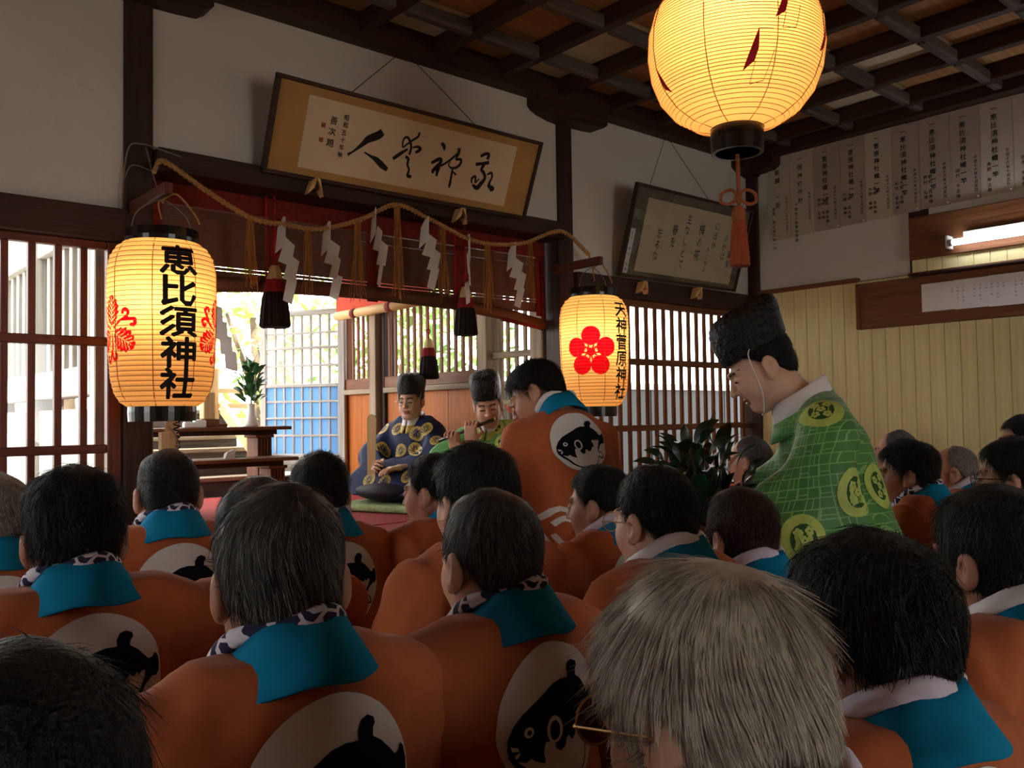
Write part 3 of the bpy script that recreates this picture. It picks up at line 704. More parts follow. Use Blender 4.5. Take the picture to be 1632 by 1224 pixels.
# ------------------------------------------------------------------ framed writing on the front wall
def flat_text(V2, Fc, name, mt, parent, y):
    return tag(link(name, mesh(name, [(p[0], y, p[1]) for p in V2], Fc, mt), parent), kind='stuff')
def framed(name, loc, w, h, tilt, rail, mt_rail, label, cat='picture'):
    t = tag(empty(name, loc), label, cat); t.rotation_euler = (tilt, 0, 0)
    for nm, a in (('frame_rail', (0, w, -.02, .012, 0, rail)), ('frame_rail', (0, w, -.02, .012, h-rail, h)), ('frame_rail', (0, rail, -.02, .012, rail, h-rail)), ('frame_rail', (w-rail, w, -.02, .012, rail, h-rail))): box(nm, *a, mt_rail, t, .003)
    return t
CALLI = [[(0.488, 0.249, 0.0134), (0.469, 0.23, 0.0151), (0.429, 0.207, 0.0133), (0.405, 0.181, 0.0083), (0.371, 0.147, 0.004), (0.355, 0.135, 0.0046), (0.349, 0.128, 0.0059)], [(0.421, 0.153, 0.0027), (0.452, 0.143, 0.0047), (0.484, 0.133, 0.0102), (0.514, 0.116, 0.0117), (0.544, 0.102, 0.0077)], [(0.666, 0.282, 0.0049), (0.661, 0.262, 0.0049), (0.639, 0.244, 0.0042), (0.613, 0.22, 0.0035), (0.598, 0.207, 0.0035), (0.593, 0.229, 0.0035), (0.599, 0.246, 0.0042), (0.614, 0.249, 0.0049), (0.632, 0.23, 0.0049), (0.639, 0.208, 0.0049), (0.636, 0.182, 0.0049)], [(0.561, 0.151, 0.0063), (0.59, 0.177, 0.007), (0.624, 0.204, 0.0035)], [(0.645, 0.214, 0.0028), (0.671, 0.222, 0.005), (0.685, 0.214, 0.0071), (0.665, 0.195, 0.005)], [(0.619, 0.171, 0.0056), (0.636, 0.164, 0.0057), (0.637, 0.14, 0.005), (0.649, 0.123, 0.0043), (0.649, 0.096, 0.0065), (0.668, 0.093, 0.0065)], [(0.787, 0.261, 0.0051), (0.803, 0.249, 0.0081), (0.809, 0.232, 0.0029)], [(0.755, 0.168, 0.0058), (0.791, 0.191, 0.0074), (0.805, 0.187, 0.0059), (0.791, 0.158, 0.0103), (0.77, 0.137, 0.0059), (0.777, 0.128, 0.0052)], [(0.799, 0.159, 0.0081), (0.795, 0.138, 0.0074), (0.796, 0.117, 0.0045)], [(0.806, 0.164, 0.0044), (0.835, 0.185, 0.0045), (0.869, 0.218, 0.0045), (0.879, 0.233, 0.003)], [(0.886, 0.256, 0.0067), (0.886, 0.231, 0.006), (0.881, 0.207, 0.0045), (0.906, 0.211, 0.0053), (0.908, 0.191, 0.0053), (0.89, 0.171, 0.0053), (0.861, 0.166, 0.0038), (0.847, 0.177, 0.003), (0.854, 0.192, 0.0022)], [(0.872, 0.165, 0.0045), (0.874, 0.131, 0.0053), (0.875, 0.097, 0.0061), (0.875, 0.08, 0.0046)], [(0.877, 0.152, 0.003), (0.897, 0.14, 0.0046)], [(1.01, 0.243, 0.0054), (1.031, 0.257, 0.0062), (1.053, 0.261, 0.0062), (1.052, 0.237, 0.0071)], [(0.993, 0.204, 0.007), (1.029, 0.214, 0.0062), (1.065, 0.225, 0.0071)], [(1.042, 0.218, 0.007), (1.031, 0.188, 0.0071), (1.049, 0.174, 0.0071), (1.06, 0.151, 0.0071), (1.044, 0.124, 0.0095), (1.027, 0.103, 0.0095), (0.999, 0.113, 0.0047)], [(0.993, 0.119, 0.0039), (0.988, 0.139, 0.0047), (1.005, 0.151, 0.0055), (1.013, 0.122, 0.0047)], [(1.013, 0.122, 0.0031), (1.029, 0.146, 0.0032)], [(1.068, 0.17, 0.0032), (1.09, 0.182, 0.0056), (1.1, 0.165, 0.0048), (1.093, 0.139, 0.0056), (1.095, 0.121, 0.008), (1.12, 0.114, 0.0089), (1.105, 0.103, 0.0057)]]
f1 = framed('framed_calligraphy', (1.465, 3.135, 2.402), 1.352, .372, math.radians(22), .016, 'dark_wood_x', 'long framed scroll of four large brushed characters on tan silk')
box('silk_mount', .014, 1.338, -.006, .006, .014, .358, 'silk_tan', f1, 0)
pp = box('writing_paper', .142, 1.208, -.0085, -.006, .044, .322, 'paper_old', f1, 0)
flat_text(*strokes_vf([[(x, y, w*1.12) for x, y, w in s] for s in CALLI]), 'brush_writing', 'ink', pp, -.0098)
flat_text(*text_column('昭和五十年秋', .315, .285, .024, .0295, .02), 'date_writing', 'ink', pp, -.0096); flat_text(*text_column('善次題', .262, .27, .034, .044, .012), 'signature_writing', 'ink', pp, -.0096)
for z in (.222, .165): box('seal_stamp', .212, .23, -.0092, -.0085, z-.009, z+.009, 'seal_red', pp, 0)
b = B(); b.tube([(.31, .012, .35), (.62, .2, .58)], .0018, 5); b.tube([(1.0, .012, .35), (.68, .2, .58)], .0018, 5); b.build('hanging_string', 'ink', f1)
f2 = framed('framed_poem', (3.508, 3.15, 2.195), 1.06, .5, math.radians(17), .014, 'dark_wood_x', 'glazed frame with a flowing brushed poem on grey mount')
box('mount_board', .012, 1.048, -.004, .008, .012, .488, 'mount_grey', f2, 0)
pp = box('writing_paper', .116, .988, -.0065, -.004, .038, .436, 'paper_old', f2, 0)
box('title_slip', .022, .062, -.0065, -.004, .02, .26, 'paper_white', f2, 0); flat_text(*text_column('菅原 神社 和歌', .042, .25, .02, .028), 'title_writing', 'ink_faded', f2, -.0075)
box('pane', .012, 1.048, -.015, -.013, .012, .488, 'glass', f2, 0)
def cursive(cols, seed):
    r = np.random.default_rng(seed); ss = []
    for x, ztop, zbot, n in cols:
        for i in range(n):
            zc = ztop-(ztop-zbot)*(i+.5)/n; hh = (ztop-zbot)/n*.5; p = []
            for k in range(6): p.append((x+r.uniform(-1, 1)*.021, zc+hh*(1-2*k/5)+r.uniform(-.1, .1)*hh, .0012+.0024*r.random()))
            ss.append(p); a = r.uniform(-.4, .9); ss.append([(x-.022, zc-.008*a, .0015), (x+.0, zc+.004, .003), (x+.024, zc+.012*a, .0015)])
    return ss
flat_text(*strokes_vf(cursive([(.93, .33, .25, 1), (.9, .28, .08, 3)], 4), 4), 'brush_writing', 'ink', pp, -.0072)
for s, x, z, sz in (('東風', .925, .24, .05), ('ふかば', .862, .335, .05), ('にほひ', .755, .39, .052), ('おこせよ', .715, .24, .036), ('梅の花', .62, .365, .068), ('主なしとて', .49, .4, .058), ('春を', .385, .33, .062), ('忘るな', .26, .29, .056)):
    flat_text(*text_column(s, x, z, sz, sz*1.1, .008, .8), 'brush_writing', 'ink', pp, -.0073)
bpy.data.objects.remove([o for o in pp.children][0])
b = B(); b.tube([(.12, .012, .48), (.4, .22, .8)], .0016, 5); b.tube([(.68, .012, .48), (.42, .22, .8)], .0016, 5); b.build('hanging_string', 'ink', f2)
for i, (x, z, lab) in enumerate(((1.685, 2.372, 'folded wooden hook under the left end of the long framed scroll'), (2.417, 2.36, 'folded wooden hook under the right end of the long framed scroll'), (3.673, 2.14, 'folded wooden hook under the left end of the glazed poem'), (4.16, 2.148, 'folded wooden hook under the right end of the glazed poem'))):
    t = tag(empty('wall_hook', (x, 3.14, z)), lab, 'hook', 'wooden hooks under the frames')
    b = B()
    for s in (-1, 1): b.add([(0, -.045, .034), (s*.012, -.05, .03), (s*.036, -.03, -.034), (s*.014, -.052, -.008), (0, -.02, .034), (s*.012, 0, .03), (s*.036, 0, -.034), (s*.014, 0, -.008)], [(0, 1, 2, 3), (4, 7, 6, 5), (0, 4, 5, 1), (1, 5, 6, 2), (2, 6, 7, 3), (3, 7, 4, 0)])
    b.build('folded_plate', 'pale_wood_z', t); box('peg', -.008, .008, -.04, .0, -.014, .004, 'dark_wood_y', t)

# ------------------------------------------------------------------ sacred rope
rp = tag(empty('straw_rope', (0, 3.1, 0)), 'twisted straw rope with white zigzag papers strung below the lintel', 'rope')
RP = [(1.051, 0, 2.318), (1.088, 0, 2.363), (1.241, 0, 2.282), (1.409, 0, 2.208), (1.549, 0, 2.201), (1.698, 0, 2.203), (1.886, 0, 2.267), (2.062, 0, 2.353), (2.252, 0, 2.311), (2.499, 0, 2.249), (2.769, 0, 2.272), (2.978, 0, 2.353), (3.087, 0, 2.355), (3.243, 0, 2.264)]
path = spline(RP, 22); L = 0; strands = [[], []]
for i, p in enumerate(path):
    if i: L += np.linalg.norm(p-path[i-1])
    for k in (0, 1):
        a = L*160+k*PI; strands[k].append((p[0], p[1]+.0055*math.cos(a), p[2]+.0055*math.sin(a)))
for s in strands: b = B(); b.tube(s, .0068, 6); b.build('strand', 'rope', rp, True)
def straw(x, z0, z1, seed, n=22):
    r = np.random.default_rng(seed); b = B()
    for i in range(n):
        dx = r.uniform(-1, 1); zb = z1+r.uniform(-.03, .05); sp = .02+.012*r.random()
        b.tube([(x+dx*.012, r.uniform(-.008, .008), z0+.004), (x+dx*.016+r.uniform(-.004, .004), r.uniform(-.014, .014), z0*.6+zb*.4), (x+dx*sp+r.uniform(-.008, .008), r.uniform(-.02, .02), zb)], .0013, 4)
    b.build('straw_tassel', 'straw', rp)['kind'] = 'stuff'
for i, (x, z0, z1) in enumerate(((1.409, 2.208, 1.951), (1.643, 2.201, 1.946), (1.871, 2.259, 1.953), (2.065, 2.35, 1.967), (2.303, 2.296, 1.973), (2.566, 2.251, 1.95), (2.83, 2.289, 1.999))): straw(x, z0, z1, i)
def shide(x, z0, z1, seed, face):
    """folded paper streamer: offset slips joined at their corners, with real thickness"""
    r = np.random.default_rng(seed); h = (z0-z1)/3.1; w = .052; V = []; Fc = []
    d = np.array([math.cos(face), math.sin(face), 0]); n = np.array([-d[1], d[0], 0])
    pts = [(0, 0)]; cx = 0.
    segs = [[(-.004, 0), (.008, .0), (.006, -h*1.0), (-w*.75, -h*1.35), (-w*.55, -h*.45)],
            [(.006, -h*.72), (w*.8, -h*1.0), (w*.45, -h*1.75), (-w*.5, -h*1.6)],
            [(w*.45, -h*1.3), (w*1.1, -h*1.55), (w*.75, -h*2.3), (-w*.1, -h*2.2)],
            [(w*.3, -h*2.05), (w*.95, -h*2.2), (w*.5, -h*3.1), (-w*.1, -h*2.95)]]
    for i, sg in enumerate(segs):
        bend = r.uniform(-.014, .014); k = len(V); m = len(sg)
        for o in (0, .0009):
            for j, (u, z) in enumerate(sg): V.append(np.array([x, -.006, z0])+d*u+n*(o+.002*i+bend*(1 if j in (1, 2) else 0))+[0, 0, z])
        Fc += [tuple(range(k, k+m))[::-1], tuple(range(k+m, k+2*m))]+[(k+j, k+(j+1) % m, k+m+(j+1) % m, k+m+j) for j in range(m)]
    link('paper_streamer', mesh('paper_streamer', V, Fc, 'shade_paper'), rp)
for i, (x, z0, z1, fa) in enumerate(((1.542, 2.219, 1.89, .0), (1.735, 2.226, 1.92, -1.1), (1.956, 2.316, 1.99, -1.4), (2.218, 2.312, 2.0, -.7), (2.44, 2.262, 1.95, -2.4), (2.72, 2.26, 1.955, -1.0))): shide(x, z0+.012, z1, i, fa)

# ------------------------------------------------------------------ rolled blinds
bl = tag(empty('bamboo_blind', (0, 3.3, 0)), 'dark bamboo blind with red cloth bands half raised under the lintel', 'blind')
box('cloth_band', 1.09, 3.1, -.012, .004, 2.265, 2.345, 'red_cloth', bl, .003)
b = B(); z = 2.26
while z > 1.985:
    b.box(1.1, 3.1, -.0025, .0025, z-.0057, z, 0); z -= .0062 if random.random() > .12 else .0085
b.build('bamboo_strips', 'bamboo_dark', bl)['kind'] = 'stuff'
for x in (1.12, 1.6, 2.06, 2.55, 3.07): box('cloth_band', x-.028, x+.028, -.008, -.003, 1.96, 2.27, 'red_cloth', bl, .002)
V, Fc = tubevf([(1.1, 0, 1.955), (1.56, -.01, 1.99), (2.0, -.012, 1.998), (2.5, -.01, 1.985), (2.85, 0, 1.955), (3.1, 0, 1.915)], .03, 12); link('rolled_hem', mesh('rolled_hem', V, Fc, 'bamboo_dark', True), bl)
V, Fc = tubevf([(3.08, -.01, 2.25), (3.085, -.01, 1.95), (3.06, -.01, 1.9), (2.8, -.012, 1.93)], .011, 8); link('cloth_edge', mesh('cloth_edge', V, Fc, 'red_cloth', True), bl)
for x in (1.55, 2.5): b = B(); b.tube([(x, -.03, 2.35), (x, -.03, 2.0)], .004, 6); b.build('pull_cord', 'red_cord', bl)
b2 = tag(empty('bamboo_blind', (3.17, 0, 0)), 'orange red blind rolled up on a pale roll above the side slats', 'blind')
V, Fc = tubevf([(0, 5.55, 2.18), (0, 4.4, 2.18)], .032, 14); link('rolled_hem', mesh('rolled_hem', V, Fc, 'bamboo_pale', True), b2)
box('cloth_sheet', -.004, .004, 4.4, 5.55, 2.2, 2.45, 'blind_red', b2, 0)
for y in (5.3, 4.85, 4.45): V, Fc = tubevf([(0, y-.03, 2.18), (0, y+.03, 2.18)], .0335, 14); link('cloth_band', mesh('cloth_band', V, Fc, 'red_cloth', True), b2)
def tassel(name, loc, s, label, long_cord):
    t = tag(empty(name, loc), label, 'tassel', 'black and red blind tassels')
    link('cream_cap', mesh('cream_cap', *tassel_vf(.016*s, .034*s, 0, -.06*s, 40, 1, .12, 0), 'tassel_cream'), t)
    link('red_band', mesh('red_band', *tassel_vf(.034*s, .045*s, -.058*s, -.115*s, 48, 2, .1, 0), 'tassel_red'), t)
    link('black_fringe', mesh('black_fringe', *tassel_vf(.044*s, .062*s, -.112*s, -.26*s, 60, 3, .16, .012), 'tassel_black'), t)
    b = B(); b.tube([(0, 0, -.01), (.002, 0, long_cord*.5), (0, 0, long_cord)], .0035, 6); b.tube(spline([(0, 0, .03), (.015, 0, .045), (0, 0, .06), (-.015, 0, .045), (0, 0, .03)], 4), .003, 5); b.build('red_cord', 'red_cord', t, True)
tassel('blind_tassel', (1.552, 3.2, 2.055), .95, 'black and red tassel hanging behind the first paper streamer', .28)
tassel('blind_tassel', (2.506, 3.2, 2.052), .88, 'black and red tassel hanging beside the fifth paper streamer', .28)
tassel('blind_tassel', (3.1, 4.326, 1.923), .95, 'small cream red and black tassel on a long cord above the priests', .23)

# ------------------------------------------------------------------ right wall: paper strips, lamp, notices
SY = [3.043, 2.89, 2.733, 2.56, 2.406, 2.252, 2.099, 1.937, 1.784, 1.626, 1.46, 1.3]
TX = [('和歌額 一面', '平成二十二年十月吉日', ['菅原 神社総代会一同']), ('一御神灯弐対', '平成九十五次月吉', ['下関商工会青年部様']), ('一菅原神社幟一竿', '平成十六年十月吉日', ['野村 宏様', '中村 常様', '秋山 美佐様']), ('一菅原神社幟一竿', '平成十六年十月吉日', ['打越 勝様', '小田 成人様']), ('一菅原神社幟一竿', '平成十六年十月吉日', ['永野 章様', '串崎 吉時様']), ('一恵比須神社幟一竿', '平成十六年十月吉日', ['松本 俊和様', '大和 吉様']), ('一恵比須神社幟一竿', '平成十六年十月吉日', ['野村 弘様', '野村 克彦様']), ('一恵比須神社幟一竿', '平成十六年十月吉日', ['田代 ヤヱ様']), ('一恵比須神社幟一竿', '平成十六年十月吉日', ['奥野 栄吉様']), ('一恵比須神社幟一竿', '平成十六年十月吉日', ['坂本 秀石様']), ('一恵比須神社幟一竿', '平成十六年十月吉日', ['西村 様'])]
where = ['first hanging paper strip next to the room corner', 'second paper strip from the room corner with dark ink', 'third paper strip from the room corner', 'fourth paper strip from the room corner', 'fifth paper strip from the room corner', 'sixth paper strip from the room corner', 'seventh paper strip from the room corner', 'eighth paper strip from the room corner above the lamp end', 'ninth paper strip from the room corner above the lamp', 'tenth paper strip from the room corner at the picture edge', 'last paper strip cut off by the picture edge']
for i in range(11):
    y1, y0 = SY[i], SY[i+1]; w = y1-y0
    t = tag(empty('paper_strip', (4.815, y1, 0)), where[i], 'paper strip', 'donor strips along the right wall')
    zb = 2.517+.004*i
    sh = box('paper_sheet', -.004, -.002-.0012*(i % 2), -w, -.002, zb, 3.035, 'paper_strip' if i in (0, 1, 4, 8, 9) else 'paper_strip_dim', t, 0)
    def onwall(V2, Fc, nm, mt, dx): return tag(link(nm, mesh(nm, [(-.0055-dx, -w/2-p[0], p[1]) for p in V2], [f for f in Fc], mt), t), kind='stuff')
    a, d, n = TX[i]; ink = 'ink' if i in (0, 1, 4) else 'ink_faded'
    p = .046 if len(a) > 7 else .055
    V, Fc = text_column(a, -.008, 3.015, .034, p*.93, .014); onwall(V, Fc, 'main_writing', ink, 0)
    V, Fc = text_column(d, .052, 2.775, .019, .0215, .012); onwall(V, Fc, 'date_writing', ink, 0)
    for k, q in enumerate(n):
        V, Fc = text_column(q, -.05+.026*k-(.0 if len(n) > 1 else -.012), 2.725, .022, .027, .012); onwall(V, Fc, 'name_writing', ink, 0)
    b = B(); b.lathe([(0, 0), (.006, 0), (.004, .004), (0, .005)], 8); b.V = [(-.008-v[2], v[0]-w*.9, v[1]+zb+.012) for v in b.V]; b.build('pin', 'plastic_white', t)
lf = tag(empty('fluorescent_lamp', (4.78, 0, 0)), 'bright fluorescent tube on a brown board high on the right wall', 'lamp')
box('backing_board', .0, .024, .3, 2.155, 2.268, 2.50, 'brown_wood_y', lf, .004)
box('batten', -.03, .0, .7, 1.86, 2.335, 2.375, 'plastic_white', lf, .004)
V, Fc = tubevf([(-.06, 1.9, 2.318), (-.06, .68, 2.318)], .0165, 16); link('glass_tube', mesh('glass_tube', V, Fc, 'tube_light', True), lf)
for y in (1.9, .66): V, Fc = tubevf([(-.06, y, 2.318), (-.06, y+.022, 2.318)], .0175, 16); link('end_cap', mesh('end_cap', V, Fc, 'tin', True), lf); box('tube_holder', -.07, 0, y+.02, y+.035, 2.29, 2.36, 'plastic_white', lf)
nb = tag(empty('notice_board', (4.775, 0, 0)), 'wide brown board below the fluorescent lamp', 'board')
box('board', .0, .03, .3, 2.465, 1.911, 2.172, 'brown_wood_y', nb, .004); box('edge_strip', -.008, .0, 2.44, 2.465, 1.911, 2.172, 'brown_wood_z', nb, .002); box('ledge', -.03, .03, .3, 2.14, 2.172, 2.186, 'dark_wood_y', nb)
ns = tag(empty('notice_sheet', (4.772, 2.09, 0)), 'long white paper sheet of small writing pinned on the brown board', 'paper sheet')
ys = [0, -.17, -.34, -.51, -.68, -.85]
for k in range(5): box('paper_leaf', -.003-.001*(k % 2), -.001, ys[k+1]-.004, ys[k], 1.975-.003*k, 2.125+.002*k, 'paper_white', ns, 0)
Vt = []; Ft = []
for c in range(22):
    if c % 7 == 3: continue
    V, Fc = text_column('山田一郎中村'[:3+c % 3], .16+.028*c, 2.095, .011, .018); Ft += [tuple(q+len(Vt) for q in f) for f in Fc]; Vt += V
link('small_writing', mesh('small_writing', [(-.0058, -p[0], p[1]) for p in Vt], Ft, 'ink_faded'), ns)

# ------------------------------------------------------------------ offering stands in the inner hall
def stand(name, loc, x0, x1, ztop, legs, label):
    t = tag(empty(name, loc), label, 'table', 'offering tables by the stairs')
    box('table_top', x0, x1, -.14, .14, ztop-.022, ztop, 'brown_wood_x', t); box('apron', x0+.05, x1-.08, -.1, .1, ztop-.05, ztop-.022, 'dark_wood_x', t)
    for lx in legs:
        box('leg_block', lx-.07, lx+.05, -.09, .09, ztop-.07, ztop-.05, 'brown_wood_x', t)
        for k in range(5): box('leg', lx-.055+.02*k, lx-.042+.02*k, -.08, .08, .92, ztop-.07, 'brown_wood_z', t, .002)
stand('offering_table', (0, 5.2, 0), 1.5, 2.565, 1.405, (1.6, 2.42), 'taller brown offering table carrying the white vase')
stand('offering_table', (0, 4.98, 0), 1.4, 2.5, 1.222, (1.5, 2.40), 'lower brown offering table in front of the taller one')
vs = tag(empty('white_vase', (2.36, 5.2, 1.405)), 'white ceramic vase on the upper offering table', 'vase')
b = B(); b.lathe([(0, 0), (.042, 0), (.045, .008), (.038, .03), (.026, .075), (.02, .11), (.022, .135), (.025, .14), (.021, .14), (.016, .12)], 20); b.build('vase_body', 'ceramic', vs, True)
def leaf_mesh(name, l, w, mt):
    V = []; Fc = []; n = 7
    for i in range(n+1):
        u = i/n; ww = w*math.sin(PI*u)**.75*(1-.25*u); cz = .18*l*math.sin(PI*u*.9)
        V += [(-ww, l*u, cz+.25*ww), (0, l*u, cz), (ww, l*u, cz+.25*ww)]
    for i in range(n): a = 3*i; Fc += [(a, a+1, a+4, a+3), (a+1, a+2, a+5, a+4)]
    return mesh(name, V, Fc, mt, True)
def sprig(name, loc, label, n, spread, height, l, w, mt, seed, cat='branch', lean=(0, 0)):
    r = np.random.default_rng(seed); t = tag(empty(name, loc), label, cat); lm = leaf_mesh('leaf', l, w, mt)
    b = B(); b.tube([(0, 0, -.1), (lean[0]*.5, lean[1]*.5, height*.5), (lean[0], lean[1], height)], [.006, .005, .003], 6)
    for k in range(5):
        a = k*1.25; b.tube([(lean[0]*.3, lean[1]*.3, height*.25), (spread*.7*math.cos(a)+lean[0]*.7, spread*.7*math.sin(a)+lean[1]*.7, height*.75)], [.004, .002], 5)
    b.build('stem', 'bark', t, True)
    for i in range(n):
        u = (i+.5)/n; a = i*2.39996; rr = spread*(.35+.65*math.sin(PI*min(1, .15+u*.8)))*r.uniform(.4, 1); z = height*(.05+u*.9)
        o = link('leaf', lm, t, (rr*math.cos(a)+lean[0]*u, rr*math.sin(a)+lean[1]*u, z)); o.rotation_euler = (r.uniform(.2, 1.2), r.uniform(-.5, .5), a-PI/2+r.uniform(-.5, .5)); s = r.uniform(.75, 1.2); o.scale = (s, s, s)
    return t
sprig('evergreen_sprig', (2.36, 5.2, 1.535), 'glossy evergreen branch standing in the white vase', 70, .075, .27, .085, .019, 'leaf', 5)
gh = tag(empty('paper_wand_stand', (2.08, 5.2, 1.405)), 'pale wooden stand with white zigzag paper on the offering table', 'stand')
box('base', -.09, .09, -.09, .09, 0, .022, 'brown_wood_x', gh); box('base_step', -.055, .055, -.055, .055, .022, .05, 'brown_wood_x', gh); box('block', -.035, .035, -.035, .035, .05, .21, 'pale_wood_z', gh); box('pole', -.011, .011, -.011, .011, .21, .78, 'pale_wood_z', gh)
for k in range(4):
    for s in (-1, 1):
        b = B(); x0 = s*(.01+.03*k); z0 = .75-.09*k; b.add([(x0, -.012, z0), (x0+s*.07, -.03, z0-.02), (x0+s*.08, -.03, z0-.14), (x0+s*.01, -.012, z0-.12), (x0, -.013, z0), (x0+s*.07, -.031, z0-.02), (x0+s*.08, -.031, z0-.14), (x0+s*.01, -.013, z0-.12)], [(0, 1, 2, 3), (4, 7, 6, 5), (0, 4, 5, 1), (1, 5, 6, 2), (2, 6, 7, 3), (3, 7, 4, 0)]); b.build('paper_slip', 'paper_white', gh)
for i, (x, z, s, lab) in enumerate(((1.93, 1.405, .035, 'small clear offering cup at the left of the wand stand base'), (1.99, 1.405, .045, 'small clear offering block beside the wand stand base'))):
    o = tag(box('offering_cup', x-.04, x+.03, 5.06, 5.10, z, z+s, 'ceramic', None, .006), lab, 'cup')
pw = tag(empty('folded_paper', (2.12, 4.96, 1.222)), 'small folded white paper on the lower offering table', 'paper')
b = B(); b.add([(-.03, 0, .0), (.025, 0, .0), (.03, -.01, .05), (-.02, -.01, .04), (-.03, .03, .0), (.025, .03, .0), (.02, .02, .055), (-.03, .015, .03)], [(0, 1, 2, 3), (4, 7, 6, 5), (0, 4, 5, 1), (3, 2, 6, 7), (1, 5, 6, 2), (0, 3, 7, 4)]); b.build('paper_fold', 'paper_white', pw); b = B(); b.tube([(.03, 0, .006), (.09, -.01, .008)], .004, 6); b.build('green_stem', 'leaf', pw)
lb_ = tag(empty('lamp_bracket', (1.06, 3.05, 1.33)), 'small pale wooden bracket with wire below the first tall lantern', 'bracket')
b = B(); b.prism([(-.08, 0), (-.08, .05), (.06, .05), (.06, .025), (.04, .0), (.01, .012), (-.02, .0)], 1, -.0, .03); b.V = [(v[2], v[1], v[0]) for v in b.V]; b.build('bracket_board', 'pale_wood_x', lb_)
lb_.children[0].rotation_euler = (0, PI/2, 0)
b = B(); b.tube(spline([(.03, -.01, .0), (.05, -.02, .03), (.04, -.02, .07), (.02, -.01, .1)], 5), .003, 5); b.build('wire_loop', 'wire', lb_, True)
cb = tag(empty('coiled_cable', (1.13, 3.1, 1.34)), 'black coiled cable hanging below the first tall lantern', 'cable')
b = B(); b.tube([(.011*math.cos(k*.9), .011*math.sin(k*.9), .16-.0026*k) for k in range(70)], .003, 5); b.build('coil', 'black_metal', cb, True)
pb = tag(box('pale_board', 1.2, 1.25, 3.4, 3.42, .92, 1.47, 'pale_wood_z', None, .004), 'pale upright board behind the first tall lantern', 'board')
wv = tag(empty('loose_wire', (0, 0, 0)), 'grey wire looped around the front post above the lantern', 'wire')
b = B(); b.tube(spline([(.975, 3.17, 1.98), (.968, 3.17, 2.2), (.985, 3.17, 2.4), (1.03, 3.16, 2.43), (1.1, 3.13, 2.41), (1.16, 3.13, 2.40)], 6), .003, 5); b.tube(spline([(1.045, 3.16, 2.42), (1.06, 3.12, 2.3), (1.04, 3.0, 2.22)], 6), .003, 5); b.tube(spline([(.975, 3.17, 2.3), (1.0, 3.165, 2.35), (1.07, 3.165, 2.34)], 5), .0025, 5); b.build('wire_run', 'wire', wv, True)
# ------------------------------------------------------------------ people: templates
def towel_material():
    m = bpy.data.materials.new('towel_print'); m.use_nodes = True; nt = m.node_tree; N = nt.nodes; b = N['Principled BSDF']; b.inputs['Roughness'].default_value = .9
    tc = N.new('ShaderNodeTexCoord'); w = N.new('ShaderNodeTexNoise'); w.inputs['Scale'].default_value = 26; w.inputs['Detail'].default_value = 1.5
    v = N.new('ShaderNodeTexVoronoi'); v.feature = 'DISTANCE_TO_EDGE'; v.inputs['Scale'].default_value = 30
    c1 = N.new('ShaderNodeValToRGB'); c1.color_ramp.interpolation = 'CONSTANT'; e = c1.color_ramp.elements; e[0].position = 0; e[0].color = (.62, .6, .68, 1); e[1].position = .45; e[1].color = (.012, .012, .05, 1)
    c2 = N.new('ShaderNodeValToRGB'); c2.color_ramp.interpolation = 'CONSTANT'; e = c2.color_ramp.elements; e[0].position = 0; e[0].color = (1, 1, 1, 1); e[1].position = .07; e[1].color = (0, 0, 0, 1)
    mx = N.new('ShaderNodeMixRGB'); mx.inputs[2].default_value = (.6, .58, .66, 1)
    L = nt.links; L.new(tc.outputs['Object'], w.inputs['Vector']); L.new(tc.outputs['Object'], v.inputs['Vector']); L.new(w.outputs[0], c1.inputs[0]); L.new(v.outputs['Distance'], c2.inputs[0]); L.new(c2.outputs[0], mx.inputs[0]); L.new(c1.outputs[0], mx.inputs[1]); L.new(mx.outputs[0], b.inputs['Base Color'])
    MATS['towel_print'] = m
towel_material()
def fret_material(name, c_a, c_b, c_line, scale=1.):
    m = bpy.data.materials.new(name); m.use_nodes = True; nt = m.node_tree; N = nt.nodes; L = nt.links; b = N['Principled BSDF']; b.inputs['Roughness'].default_value = .6; b.inputs['Sheen Weight'].default_value = .15
    tc = N.new('ShaderNodeTexCoord'); sp = N.new('ShaderNodeSeparateXYZ'); cb = N.new('ShaderNodeCombineXYZ'); ad = N.new('ShaderNodeMath'); ad.operation = 'ADD'
    L.new(tc.outputs['Object'], sp.inputs[0]); L.new(sp.outputs[0], ad.inputs[0]); L.new(sp.outputs[1], ad.inputs[1]); L.new(ad.outputs[0], cb.inputs[0]); L.new(sp.outputs[2], cb.inputs[1])
    outs = []
    for sx, sy, off in ((0, 1, 0), (PI/2, 1.0, .011)):
        mp = N.new('ShaderNodeMapping'); mp.inputs['Location'].default_value = (off, off*1.3, 0); mp.inputs['Rotation'].default_value = (0, 0, .12+sx)
        br = N.new('ShaderNodeTexBrick'); br.inputs['Scale'].default_value = 1; br.inputs['Brick Width'].default_value = .058*scale; br.inputs['Row Height'].default_value = .029*scale; br.inputs['Mortar Size'].default_value = .0014*scale
        br.offset = .3; br.inputs['Color1'].default_value = (*lin(c_a), 1); br.inputs['Color2'].default_value = (*lin(c_b), 1); br.inputs['Mortar'].default_value = (*lin(c_line), 1)
        L.new(cb.outputs[0], mp.inputs[0]); L.new(mp.outputs[0], br.inputs['Vector']); outs.append(br)
    mx = N.new('ShaderNodeMixRGB'); mx.blend_type = 'LIGHTEN'; mx.inputs[0].default_value = .9; L.new(outs[0].outputs[0], mx.inputs[1]); L.new(outs[1].outputs[0], mx.inputs[2]); L.new(mx.outputs[0], b.inputs['Base Color'])
    MATS[name] = m
fret_material('green_brocade', (52, 110, 48), (70, 132, 62), (122, 176, 100)); fret_material('green_brocade_fine', (62, 134, 64), (80, 150, 74), (128, 186, 112), .6)

